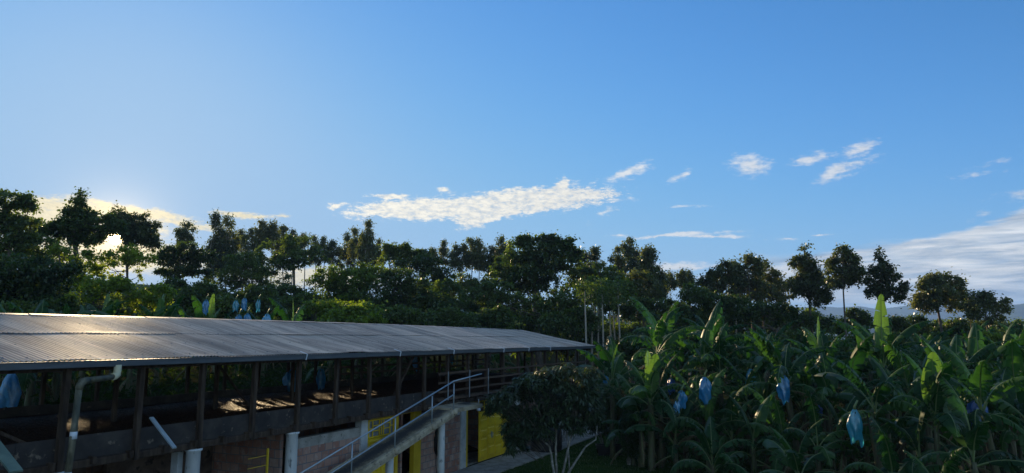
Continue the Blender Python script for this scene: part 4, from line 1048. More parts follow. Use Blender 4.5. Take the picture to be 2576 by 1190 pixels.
tree('oval_tree', 'egg-shaped tree on a long straight bare trunk', 60, [(2120, 625, 14, 10), (2121, 645, 24, 16), (2122, 668, 34, 18), (2126, 692, 42, 16), (2118, 714, 22, 10), (2155, 700, 12, 8)], kx=2124, kind='euc', r0=.15, leaf=.29, dens=1.35, droop=.5, depth=.9, zb=.2)
tree('sparse_tree', 'pointed sparse tree with bare gaps, right of the egg-shaped tree', 58, [(2212, 633, 8, 10), (2213, 652, 15, 14), (2216, 678, 22, 14), (2212, 705, 28, 12), (2250, 700, 18, 12), (2240, 722, 34, 11), (2205, 735, 22, 8), (2235, 748, 28, 8), (2210, 722, 20, 10)], kx=2218, kind='euc', r0=.14, leaf=.28, dens=.85, droop=.1, depth=.8, shell=.35, zb=.2)
tree('bushy_tree', 'wide bushy tree with a lit olive top, far right of the skyline', 66, [(2372, 695, 18, 10), (2350, 712, 28, 16), (2385, 715, 34, 18), (2365, 738, 50, 18), (2330, 755, 26, 14), (2400, 748, 34, 16), (2370, 770, 55, 12)], kx=2372, kind='euc', r0=.25, leaf=.30, dens=1.15, zb=0)
tree('small_tree', 'small knob-topped dark tree beside the wide bushy tree', 66, [(2436, 750, 14, 12), (2438, 772, 18, 14)], kx=2438, kind='euc', r0=.12, leaf=.28, dens=1.0, zb=0)
tree('umbrella_tree', 'airy umbrella tree before the blue mountain at the far right', 62, [(2482, 748, 24, 7), (2505, 760, 28, 7), (2465, 764, 26, 7), (2490, 778, 46, 8), (2520, 776, 16, 6), (2480, 800, 40, 12)], kx=2490, kind='euc', r0=.16, leaf=.28, dens=.75, depth=.7, zb=-.2)
tree(BL, 'round dark tree in front of the mountains right of the long bare trunk', 76, [(2155, 790, 22, 12), (2150, 808, 34, 16), (2175, 815, 26, 14), (2140, 830, 36, 14)], kx=2155, kind='broad', r0=.2, leaf=.32, dens=1.2, zb=-1)
tree(BL, 'pale green low tree left of the long bare trunk', 84, [(2085, 812, 28, 10), (2105, 826, 34, 12), (2060, 826, 30, 12)], kx=2085, kind='broad', r0=.2, leaf=.34, dens=1.1, zb=-1)
lowband = [(2250, 815, 'under the sparse pointed tree'), (2300, 812, 'left of the wide bushy tree'), (2350, 822, 'under the wide bushy tree'), (2410, 820, 'right below the wide bushy tree'), (2465, 828, 'under the airy umbrella tree'), (2530, 822, 'at the right edge below the mountain')]
for i, (cx, cy, lb) in enumerate(lowband):
    tree(BL, 'dense dark low tree ' + lb, 70 + 4 * (i % 3), [(cx, cy, 30, 14), (cx - 22, cy + 16, 28, 14), (cx + 24, cy + 14, 28, 14), (cx, cy + 34, 44, 16)], kx=cx, kind='broad', r0=.2, leaf=.31, dens=1.15, zb=-1.5)
tree(BL, 'yellow-green sunlit tree at the right frame edge', 90, [(2560, 822, 26, 12), (2575, 840, 30, 14)], kx=2565, kind='lime', r0=.2, leaf=.34, dens=1.2, zb=-3)
tree(BL, 'small bright-leaved tree with a pale trunk below the umbrella tree', 50, [(2482, 850, 24, 14), (2470, 868, 26, 14), (2500, 875, 24, 12)], kx=2495, kind='lime', r0=.11, leaf=.22, dens=.9, bark='eucbark', zb=0)
for i, (cx, lb) in enumerate([(1600, 'nearest the roof end'), (1690, 'left of the right-hand group'), (1790, 'below the small pointed top'), (1900, 'below the highest dome'), (2010, 'below the cone-shaped tree'), (2110, 'around the long bare trunk'), (2230, 'below the sparse tree'), (2350, 'below the wide bushy tree'), (2460, 'below the umbrella tree'), (2560, 'by the right frame edge')]):
    tree('undergrowth_bush', 'dark tangled undergrowth bush behind the bananas, ' + lb, 50 + 3 * (i % 3), [(cx, 862, 55, 20), (cx - 40, 880, 40, 20), (cx + 40, 885, 44, 20), (cx, 905, 60, 20)], kx=cx, kind='broad', r0=.14, leaf=.26, dens=.9, cat='bush', zb=0)

for i, (cx, Yd, lb) in enumerate([(-60, 66, 'outside the left edge'), (40, 64, 'at the far left'), (150, 66, 'under the flat-topped tree'), (260, 68, 'below the sun'), (370, 66, 'right of the sun'), (480, 68, 'at the foot of the left umbrella tree'),
        (590, 66, 'at the foot of the close pair'), (700, 70, 'at the foot of the wide dark umbrella tree'), (800, 68, 'at the foot of the row of bare trunks'), (910, 68, 'at the foot of the tower-like tree'), (1020, 68, 'at the foot of the rough-leaved tree'),
        (1130, 70, 'at the foot of the lone slender tree'), (1240, 70, 'left of the foot of the big central tree'), (1350, 70, 'at the foot of the big central tree'), (1450, 72, 'right of the foot of the big central tree'), (1550, 74, 'behind the seven pale trunks'), (1640, 72, 'below the low end of the right cluster')]):
    cy = 806 if i < 13 else 835  # bushes added to keep the low sun off the ground behind the shed
    tree('hedge_bush', 'dark bush added between the trunks to block low sun, ' + lb, Yd, [(cx, cy, 50, 20), (cx - 35, cy + 18, 44, 20), (cx + 38, cy + 16, 44, 20), (cx, cy + 40, 66, 22)], kx=cx, kind='broad', r0=.1, leaf=.42, dens=.9, cat='bush')
for i, (cx, lb) in enumerate([(1690, 'left of the airy gap trees'), (1750, 'under the two small gap crowns'), (1815, 'under the small pointed top'), (1880, 'under the highest dome'), (1945, 'under the airy see-through crown'), (2010, 'left of the cone tree trunk')]):
    tree('hedge_bush', 'dark bush low on the horizon ' + lb, 84 + i % 3, [(cx, 795, 38, 18), (cx - 28, 812, 34, 18), (cx + 30, 810, 34, 18), (cx, 832, 52, 20)], kx=cx, kind='broad', r0=.1, leaf=.42, dens=.9, cat='bush', zb=-2)
# far wood behind everything, one mass
def farwood():
    Vs = []; Fs = []; b0 = 0
    r_ = np.random.default_rng(55)
    for k in range(150):
        kx = r_.uniform(-120, 2700); Y = r_.uniform(120, 240)
        if 1640 < kx < 2100 and Y < 150: continue
        g = at(kx * K, 339, Y); gz = hz(g.x, g.y)
        top = 3 + r_.uniform(3, 7) - (3 if kx > 1650 else 0)
        P, u, w, L, Wd, C = foliage([(np.array([g.x, g.y, gz + top * .62]), (4.2, 4, top * .42))], 60, 11, .75, .6, .5, .2, r_=r_)
        V, Fq = quads(P, u, w, L, Wd); Vs.append(V); Fs.append(Fq + b0); b0 += len(V)
    link('far_wood', mesh_np('far_wood', np.concatenate(Vs), np.concatenate(Fs)), M['broad'], kind='stuff', label='far wood closing the view behind the tall trees', cat='wood')
farwood()

# ------------------------------------------------------------------ banana plants
def banana_leaf(L, Wd, a0, a1, seed, tear=.5, droop=.5, fold=.25, pet=.16, tip=.0):
    """one leaf from its own base: a midrib that rises at a0 (from vertical) and bends over to a1, blade torn into strips"""
    rr = random.Random(seed); n_ = 64
    rib = []; x = z = 0.0; y = 0.0; tw = rr.uniform(-.25, .25)
    for i in range(n_ + 1):
        f = i / n_; a = a0 + (a1 - a0) * (f ** 1.5)
        rib.append((Vector((x, y, z)), a)); x += math.sin(a) * L / n_; z += math.cos(a) * L / n_; y += tw * f * L / n_ * .6
    b = MB(); b.cur = 1
    b.tube([p for p, a in rib[::4]], [max(.006, .030 * (1 - .85 * i / 16)) for i in range(17)], 5, False)
    b.cur = 0
    i0 = int(pet * n_)
    def width(f): 
        g = max(0, (f - pet) / (1 - pet)); return Wd * (max(0, math.sin(math.pi * min(1, g ** .72))) ** .55) * (1 - .15 * g)
    for side in (-1, 1):
        i = i0
        while i < n_:
            k = int(rr.choice((1, 1, 1, 2, 2, 2, 3, 5)) if rr.random() < tear else rr.randint(6, 16)); j = min(n_, i + k)
            dr = droop * rr.uniform(.3, 1.6) + (0 if k > 5 else rr.uniform(-.2, .7) * tear)
            twi = rr.uniform(-.6, .6) * (1 if k < 6 else .3); sl = rr.uniform(.85, 1.05); gap = .55 if k < 6 else .2
            vs = []; fs = []; m_ = 5
            for q in range(i, j + 1):
                p, a = rib[q]; t_ = Vector((math.sin(a), 0, math.cos(a))); nrm = Vector((-math.cos(a), 0, math.sin(a)))
                if nrm.z < 0 and a1 < 1.4: pass
                w_ = width(q / n_) * sl; edge = (q - (i + j) / 2) / max(1, j - i)
                out = Vector((0, side, 0)); pos = p.copy(); fw = .32
                for c in range(m_):
                    f = c / (m_ - 1)
                    vs.append(pos - t_ * edge * gap * f * L / n_ * (j - i) * .5)
                    ang = fold * -1 + (dr + fold) * (f + .15)
                    d_ = out * math.cos(ang) - nrm * math.sin(ang) * .8 - Vector((0, 0, 1)) * max(0, math.sin(ang)) * .55 + t_ * (fw + twi * f * edge)
                    pos = pos + d_ * (w_ / (m_ - 1))
            for r_i in range(j - i):
                for c in range(m_ - 1):
                    a_ = r_i * m_ + c; fs.append((a_, a_ + 1, a_ + m_ + 1, a_ + m_))
            b.add(vs, fs, True); i = j
    return b.mesh('leaf')
def leafset(mats, specs):
    out = []
    for s_ in specs:
        me = banana_leaf(**s_); me.materials.append(M[mats]); me.materials.append(M['midrib']); out.append(me)
    return out
LUP = leafset('banana', [dict(L=2.5, Wd=0.40, a0=.08, a1=1.10, seed=1, tear=0.71, droop=0.83), dict(L=2.7, Wd=0.42, a0=.15, a1=1.45, seed=2, tear=0.91, droop=1.03), dict(L=2.4, Wd=0.39, a0=.12, a1=1.25, seed=3, tear=1.00, droop=1.19)])
LMID = leafset('banana', [dict(L=2.6, Wd=0.42, a0=.45, a1=2.25, seed=11, tear=0.85, droop=1.11), dict(L=2.4, Wd=0.41, a0=.5, a1=2.45, seed=12, tear=1.00, droop=1.35), dict(L=2.7, Wd=0.43, a0=.55, a1=2.05, seed=13, tear=0.69, droop=0.95), dict(L=2.5, Wd=0.40, a0=.4, a1=2.65, seed=14, tear=0.99, droop=1.27)])
LLOW = leafset('banana', [dict(L=2.4, Wd=0.42, a0=.9, a1=2.85, seed=21, tear=0.96, droop=1.35), dict(L=2.2, Wd=0.41, a0=1.1, a1=3.05, seed=22, tear=0.80, droop=1.19), dict(L=2.3, Wd=0.39, a0=.85, a1=3.25, seed=23, tear=1.00, droop=1.43)])
LPALE = leafset('banana_pale', [dict(L=2.4, Wd=0.35, a0=.03, a1=.22, seed=31, tear=.12, droop=.3, fold=.5), dict(L=2.3, Wd=0.42, a0=.05, a1=.5, seed=32, tear=.3, droop=.15, fold=.1), dict(L=2.6, Wd=0.32, a0=.02, a1=.12, seed=33, tear=.05, droop=.6, fold=.6)])
LDRY = leafset('banana_dry', [dict(L=1.7, Wd=0.19, a0=1.5, a1=3.1, seed=41, tear=1, droop=1.4), dict(L=1.9, Wd=0.14, a0=1.9, a1=3.1, seed=42, tear=1, droop=1.5)])
def stem_mesh(h, r, seed, lean=0.0):
    rr = random.Random(seed); b = MB()
    pts = [(lean * f ** 1.6 * h + .03 * math.sin(f * 5 + seed), .02 * math.cos(f * 4), h * f - .15) for f in [i / 8 for i in range(9)]]
    b.tube(pts, [r * (1.25 - .55 * i / 8) for i in range(9)], 12, True)
    for k in range(7):               # sheaths: old leaf bases wrapped round the stem
        a = rr.uniform(0, 6.28); z0 = rr.uniform(.1, .7) * h; z1 = min(h, z0 + rr.uniform(.5, 1.3)); rr_ = r * 1.12
        vs = []
        for z in (z0, (z0 + z1) / 2, z1):
            f = z / h; cx = lean * f ** 1.6 * h; e = 1.25 - .55 * f
            for da in (-.5, 0, .5): vs.append((cx + rr_ * e * math.cos(a + da) * (1.15 if z == z1 else 1), rr_ * e * math.sin(a + da) * (1.15 if z == z1 else 1), z))
        b.add(vs, [(0, 1, 4, 3), (1, 2, 5, 4), (3, 4, 7, 6), (4, 5, 8, 7)], True)
    me = b.mesh('pseudostem'); me.materials.append(M['stem']); return me
STEMS = {}
def banana(kx, Y, h, label, leaves=None, nl=8, seed=0, group=None, r=.11, lean=0.0, rot=None, z=None, s=1.0, pale=0, px=None, dry=2, name='banana_plant'):
    rr = random.Random(seed * 13 + int(kx)); g = at(kx * K, 339, Y)
    zb = hz(g.x, g.y) if z is None else z
    root = empty(name, (g.x, g.y, zb), rr.uniform(0, 6.28) if rot is None else rot, label=label, cat='banana plant', group=group)
    key = (round(h * 2) / 2, round(lean, 1), seed % 3); 
    if key not in STEMS: STEMS[key] = stem_mesh(key[0], .115, seed % 3, key[1])
    st = link('pseudostem', STEMS[key], None, root); st.scale = (r / .115, r / .115, h / key[0])
    topx = lean * h
    def put(me, ang, zz, sc=1.0, tilt=0.0, nm='leaf'):
        o = link(nm, me, None, root); f = zz / h
        o.location = (topx * f ** 1.6, 0, zz); o.rotation_euler = (0, tilt, ang); o.scale = (sc, sc, sc); return o
    if leaves is not None:
        for me, ang, tilt, sc in leaves: put(me, ang - root.rotation_euler.z, h - .06, sc, tilt)
    a = rr.uniform(0, 6.28)
    for k in range(nl):
        f = k / max(1, nl - 1); a += 2.4 + rr.uniform(-.3, .3)
        me = rr.choice(LUP) if f < .22 else (rr.choice(LMID) if f < .6 else rr.choice(LLOW))
        put(me, a, h - .05 - .30 * f, s * rr.uniform(.7, 1.22), rr.uniform(-.22, .22))
    for k in range(pale): put(rr.choice(LPALE), rr.uniform(0, 6.28), h - .02, s * rr.uniform(.8, 1.0), rr.uniform(-.05, .1))
    for k in range(dry): put(rr.choice(LDRY), rr.uniform(0, 6.28), h - .35 - .25 * k, rr.uniform(.8, 1.1), 0, 'dry_leaf')
    return root
def jh(ky, Y, x=0):      # height of a crown junction seen at overview row ky, distance Y, above local ground
    return CAMZ - (ky * K - 339) * Y / (F * 1.0109)
# right-hand grove, front plants (hand placed)
PI = math.pi
def near_h(kx, ky, Y):
    p = atk(kx, ky, Y); return max(.8, p.z - hz(p.x, p.y))
FRONT = [
 (1632, 1010, 29.5, 'leftmost front banana plant at the lawn edge with one pale upright leaf', dict(pale=0, leaves=[(LPALE[1], -1.2, .12, .95), (LPALE[0], 2.2, .0, .9)], nl=7, r=.13)),
 (1655, 1030, 30.2, 'banana plant crowding the right side of the leftmost front one', dict(nl=6, r=.13, dry=3)),
 (1606, 1040, 30.4, 'low banana plant at the lawn edge beside the small mango, leaves torn', dict(nl=6, r=.12)),
 (1771, 1072, 29.0, 'short banana plant with a folded pale leaf beside its stem, below the first blue bag', dict(leaves=[(LPALE[0], -1.4, .35, .55)], nl=6, r=.10)),
 (1808, 967, 33.0, 'banana plant just right of the long blue bag', dict(nl=9, r=.11)),
 (1850, 1030, 35.0, 'shaded banana plant in the middle distance between two blue bags', dict(nl=8)),
 (1990, 962, 29.5, 'leaning banana plant with tall feathered leaves right of the bright blue bag', dict(leaves=[(LUP[2], 2.8, .1, 1.15), (LUP[1], 3.4, .0, 1.1)], nl=8, r=.12, lean=-.1, rot=0.0)),
 (1933, 1085, 28.0, 'small banana sucker with a lime leaf tip in the front row', dict(nl=5, r=.07, s=.7)),
 (2197, 1024, 25.0, 'big front banana plant with thick bare leaf stalks beside the teal bag', dict(nl=9, r=.14, lean=-.05, rot=0.0)),
 (2216, 930, 31.0, 'tallest banana plant, its bright leaf standing high against the sky', dict(leaves=[(LPALE[2], -1.6, .02, 1.3), (LUP[1], -.4, .1, 1.2), (LUP[2], 2.2, .0, 1.2)], nl=8, r=.12)),
 (2335, 1060, 22.5, 'banana plant with a broad pale leaf facing the viewer', dict(leaves=[(LPALE[1], -1.5, -.05, 1.0)], nl=7, r=.10)),
 (2482, 1024, 22.0, 'slanting banana plant with a curved grey stem at the right', dict(nl=8, r=.12, lean=-.12, rot=0.0)),
 (2570, 1060, 24.0, 'banana plant cut by the right frame edge', dict(nl=8)),
 (2420, 1150, 21.0, 'low banana plant with a big yellow-green leaf in the bottom right', dict(leaves=[(LPALE[1], 1.5, .5, .9)], nl=6, r=.1)),
 (2100, 1100, 27.0, 'low dark banana plant between the leaning and the big front plant', dict(nl=7)),
 (2040, 1120, 25.5, 'low banana plant with a dry hanging leaf in the front row', dict(nl=5, dry=4)),
 (1880, 1130, 27.5, 'low banana plant with arching dark leaves in the front row', dict(nl=6)),
 (1715, 1090, 31.0, 'banana plant in the shade left of the short one with the pale leaf', dict(nl=7)),
 (2290, 1150, 23.0, 'low front banana plant left of the broad pale leaf', dict(nl=6)),
 (2520, 930, 30.0, 'tall banana plant with a long feathered leaf rising to the right', dict(nl=8)),
 (2400, 960, 30.0, 'tall banana plant with one long leaf slanting up to the right', dict(leaves=[(LUP[1], 0.1, .45, 1.3), (LUP[2], -.1, .3, 1.2)], nl=6)),
 (1890, 930, 36.0, 'banana plant with drooping shredded leaves behind the middle of the grove', dict(nl=9)),
 (2060, 920, 36.0, 'banana plant with yellow-lit leaf tips behind the leaning one', dict(nl=9, pale=1)),
 (1700, 950, 37.0, 'banana plant with upright torn leaves behind the pale upright leaf', dict(nl=9)),
 (1545, 960, 38.0, 'banana plant touching the far corner of the shed roof', dict(nl=9)),
]
for i, (kx, ky, Y, lb, kw) in enumerate(FRONT):
    h = near_h(kx, ky, Y); banana(kx, Y, h, lb, seed=i + 3, **kw)
r2 = random.Random(4)
for i in range(74):
    Y = 33 + (i % 7) * 3.6 + r2.uniform(-1, 1); kx = 1545 + (i * 397) % 1060 + r2.uniform(-10, 10)
    h = r2.uniform(2.6, 4.3) + (1.9 if i % 8 == 3 else (1.0 if i % 8 == 6 else 0))
    banana(kx, Y, h, 'banana plant deep in the thick of the right-hand grove', seed=i, group='banana plants deep in the right-hand grove', nl=9 if i % 3 else 8, pale=1 if i % 13 == 0 else 0, s=1.0)
FILL = [(1585, 31, 1.5), (1690, 29.2, 1.3), (1745, 31.5, 2.6), (1830, 29, 1.4), (1870, 31, 2.6), (1915, 30, 2.0), (1955, 27, 1.3), (2010, 31, 2.4), (2075, 29, 2.5), (2130, 30, 3.0), (2160, 26.5, 1.4), (2250, 27, 2.4), (2275, 30, 3.3), (2310, 26, 2.6), (2370, 27, 2.9), (2390, 24, 1.5), (2440, 27, 2.7), (2455, 30, 3.4), (2500, 26, 2.1), (2540, 27, 3.0), (2560, 22, 1.4), (2220, 22.5, 1.0), (2330, 20.5, .8), (1990, 24, .9), (1780, 26.5, .8)]
LM = [(1640, 'leftmost pale upright leaf'), (1773, 'long bright blue fruit bag'), (1889, 'dark teal shaded fruit bag'), (1972, 'bright blue fruit bag on the leaning stem'), (2152, 'teal fruit bag'), (2335, 'broad pale facing leaf'), (2458, 'wide dark blue fruit bag')]
cnt_ = {}; ORD = ['', 'second ', 'third ', 'fourth ', 'fifth ']
def fill_label(kx):
    m_ = min(LM, key=lambda q: abs(q[0] - kx)); sd_ = 'left' if kx < m_[0] else 'right'; k = cnt_.get((m_, sd_), 0); cnt_[(m_, sd_)] = k + 1
    return (ORD[k] + 'low banana plant crowded ' + sd_ + ' of the ' + m_[1]).strip()
for i, (kx, Y, h) in enumerate(sorted(FILL, key=lambda f: min(abs(q[0] - f[0]) for q in LM))):
    banana(kx, Y, h, fill_label(kx), seed=200 + i, group='low banana plants between the front ones', nl=8, s=.85 if h < 2 else 1.0, r=.09)
# behind the shed
BACK = [(25, 27, 'banana plant hung with the big blue bag behind the near end of the shed'), (95, 26, 'banana plant with thick stems behind the near shed bay'), (262, 40, 'bright yellow-green banana plant rising over the roof below the sun'),
        (345, 33, 'banana plant with a broad hanging leaf behind the sunlit part of the roof'), (400, 36, 'banana plant with a big curved leaf right of the sunlit roof'), (215, 34, 'banana plant with a slanting leaf left of the bright one'),
        (520, 40, 'banana plant with a lime leaf above the roof, left of the blue bags'), (600, 42, 'banana plant carrying the two blue bags low over the roof'), (665, 43, 'banana plant carrying the single blue bag over the roof'),
        (735, 38, 'banana plant with a rounded paddle leaf above the roof'), (1150, 60, 'sunlit banana clump below the four pale trunks, left'), (1195, 62, 'sunlit banana clump below the four pale trunks, right')]
for i, (kx, Y, lb) in enumerate(BACK):
    banana(kx, Y, 1.7 if i < 2 else (2.2 if Y < 50 else 3.4), lb, seed=40 + i, nl=9, pale=2 if i in (2, 6, 9, 10, 11, 4) else 0, s=1.05)
n_ = 0
for i in range(64):
    D = 24.5 + (i % 7) * 3.1 + r2.uniform(-.8, .8); t = -2 + (i * 5.37) % 58 + r2.uniform(-.7, .7)
    p = S(t, D); 
    if p.y < 8: continue
    kx = (512 + p.x / p.y * 703) / K
    if kx < -60 or kx > 1500: continue
    banana(kx, p.y, r2.uniform(1.5, 2.3) * (.72 if D < 30 else 1), 'banana plant among the dense rows behind the shed', seed=70 + i, group='banana plants behind the shed', nl=9, pale=1 if i % 7 == 0 else 0, s=.92)

# blue bags over the fruit bunches ------------------------------------
def bagmat(name, c, tr):
    def b(n, out):
        g = n.n('ShaderNodeNewGeometry'); nz = n.noise(g.outputs['Position'], 9, 4, .6)
        col = n.mix(n.mapr(nz, .35, .65), (*[q * .7 for q in c], 1), (*c, 1))
        d = n.n('ShaderNodeBsdfDiffuse'); n.link(col, d.inputs[0]); t = n.n('ShaderNodeBsdfTranslucent'); n.link(col, t.inputs[0])
        m = n.n('ShaderNodeMixShader'); m.inputs[0].default_value = tr; n.link(d.outputs[0], m.inputs[1]); n.link(t.outputs[0], m.inputs[2])
        gl = n.n('ShaderNodeBsdfGlossy'); gl.inputs['Roughness'].default_value = .28
        m2 = n.n('ShaderNodeMixShader'); m2.inputs[0].default_value = .10; n.link(m.outputs[0], m2.inputs[1]); n.link(gl.outputs[0], m2.inputs[2]); n.link(m2.outputs[0], out.inputs[0])
    return mat(name, b)
BAGM = [bagmat('blue_bag', (.02, .29, .60), .5), bagmat('teal_bag', (.05, .42, .58), .5), bagmat('sky_blue_bag', (.14, .52, .85), .5), bagmat('dark_blue_bag', (.01, .10, .42), .4)]
def bag(kx, ky, Y, L, Wd, m_, label, seed):
    rr = random.Random(seed); p = atk(kx, ky, Y); b = MB(); nr, na = 22, 40
    L *= .78 if ky < 830 else .92; Wd *= .72 if ky < 830 else .86
    pass; vs = []
    ph = [rr.uniform(0, 6) for _ in range(4)]
    for i in range(nr):
        f = i / (nr - 1); r = Wd / 2 * (.14 + .86 * math.sin(min(1, f * 1.9) * math.pi / 2) ** .8) * (1 - .22 * max(0, f - .55) / .45)
        for k in range(na):
            a = 2 * PI * k / na
            c = 1 + .16 * math.sin(3 * a + ph[0] + f * 4) + .13 * math.sin(5 * a + ph[1] - f * 7) + .10 * math.sin(2 * a + ph[3]) * f + .035 * math.sin(13 * a + f * 23 + ph[1]) + rr.uniform(-.02, .02)
            zz = L * (.5 - f) - (.26 * L * (.5 + .5 * math.sin(2 * a + ph[2]) + .2 * math.sin(5 * a)) * (f ** 3)) + .02 * math.sin(5 * a + f * 9)
            vs.append((r * c * math.cos(a), r * c * math.sin(a) * .85, zz))
    fs = [(i * na + k, i * na + (k + 1) % na, (i + 1) * na + (k + 1) % na, (i + 1) * na + k) for i in range(nr - 1) for k in range(na)]
    b.add(vs, fs, True); o = empty('fruit_bag', p, label=label, cat='fruit bag')
    b.build('plastic_film', m_, o)
    q = MB(); q.tube([(0, 0, L * .48), (.02, 0, L * .5 + .1), (.12, 0, L * .5 + .28)], [.05, .035, .03], 7)
    q.build('fruit_stalk', M['midrib'], o)
    q = MB()
    for lv in range(5):
        z = L * .30 - lv * L * .14
        for k in range(7):
            a = 2 * PI * k / 7 + lv * .4; r = Wd * .20
            q.tube([(r * .4 * math.cos(a), r * .4 * math.sin(a), z), (r * math.cos(a), r * math.sin(a), z + .02), (r * 1.05 * math.cos(a), r * 1.05 * math.sin(a), z + .10)], [.018, .022, .012], 5)
    q.build('bananas', M['banana'], o, kind='stuff')
B0, B1, B2, B3 = BAGM
BG = [(24, 982, 22.8, 1.30, .62, B2, 'biggest pale blue fruit bag, seen through the near end of the shed'), (518, 768, 38, .85, .42, B0, 'blue fruit bag highest and leftmost above the roof'),
      (593, 766, 41, .75, .42, B1, 'dull teal fruit bag in the upper row above the roof'), (615, 762, 41, .80, .42, B0, 'blue fruit bag beside the dull teal one in the upper row'), (650, 765, 42, .8, .34, B1, 'slim teal fruit bag at the right of the upper row'),
      (601, 806, 36, .80, .50, B0, 'blue fruit bag resting low over the roof ridge, left one of three'), (622, 803, 36, .82, .50, B0, 'blue fruit bag low over the roof ridge, middle one of three'), (672, 805, 36, .80, .55, B2, 'paler fruit bag low over the roof ridge, right one of three'),
      (258, 717, 42, .7, .4, B1, 'small teal fruit bag in the shade of the trees below the sun'), (247, 744, 42, .5, .45, B0, 'small dark blue fruit bag below the teal one under the sun'),
      (734, 955, 30, .95, .75, B0, 'blue fruit bag seen between the middle shed posts'), (808, 948, 31, .80, .42, B0, 'narrow blue fruit bag seen behind the shed brace'), (1046, 910, 40, .9, .35, B0, 'blue fruit bag seen under the roof near the ramp head'), (1137, 896, 44, .7, .35, B1, 'small fruit bag seen under the roof beyond the ramp head'),
      (1773, 977, 29, 1.02, .56, B0, 'long bright blue fruit bag hanging in the open in the right-hand grove'), (1715, 1000, 29, .62, .42, B0, 'blue fruit bag half hidden left of the long one'), (1703, 1020, 28.8, .45, .26, B2, 'pale cyan bag end showing below the half hidden blue one'),
      (1972, 971, 28, .95, .52, B0, 'bright blue fruit bag against the leaning banana stem'), (1889, 950, 33, .9, .55, B1, 'dark teal fruit bag in the shade between the two bright ones'),
      (2152, 1065, 23.5, 1.0, .50, B1, 'teal fruit bag under an arching leaf in the front row'), (2055, 1030, 30, .5, .5, B3, 'small dark blue fruit bag deep in the shade of the grove'), (2458, 1038, 22.5, .92, .66, B3, 'wide dark blue fruit bag by the slanting grey stem at the right'),
      (1689, 967, 32, .6, .45, B3, 'dark blue fruit bag under the pale upright leaf'), (1523, 951, 37, .5, .35, B0, 'small blue fruit bag right of the shed roof end')]
for i, a_ in enumerate(BG): bag(*a_, seed=i)

# ------------------------------------------------------------------ small mango and shrubs in front of the shed
def lanceolate(root, blobs, n_ros, m_, seed, leaf=.21, per=11, base=(0, 0, 0)):
    r_ = np.random.default_rng(seed); C = []
    area = np.array([b[1][0] * b[1][2] for b in blobs]); num = np.maximum(4, (n_ros * area / area.sum()).astype(int))
    for (c, rad), k in zip(blobs, num):
        d = unit(r_.normal(size=(k, 3))); C.append(np.array(c) + d * (r_.random((k, 1)) ** .35) * np.array(rad))
    C = np.concatenate(C); idx = np.repeat(np.arange(len(C)), per); k = len(idx)
    a = r_.uniform(0, 2 * np.pi, k); dz = r_.uniform(-1.25, .25, k)
    u = unit(np.stack([np.cos(a), np.sin(a), dz], -1)); L = leaf * r_.uniform(.65, 1.25, k)
    P = C[idx] + u * L[:, None] * .55 + r_.normal(0, .02, (k, 3))
    w = unit(np.cross(u, np.array([0, 0, 1.0]) + .3 * r_.normal(size=(k, 3))))
    # 6-corner leaf bent along its length -> two quads
    Ln = L[:, None]; wd = Ln * .15; dn = np.array([0, 0, 1.0]) * Ln * .16
    p0 = P - u * Ln * .5; p1 = P + u * Ln * .5 - dn
    ma = P - u * Ln * .05 + w * wd; mb = P - u * Ln * .05 - w * wd
    V = np.stack([p0, ma, p1, mb], 1).reshape(-1, 3) - np.array(base)
    link('crown', mesh_np('crown', V, np.arange(k * 4).reshape(-1, 4)), m_, root)
    return C
def zp3(zx, zy, Y): return at((1700 + .5447 * zx) / 3.906, (1200 + .5447 * zy) / 3.906, Y)
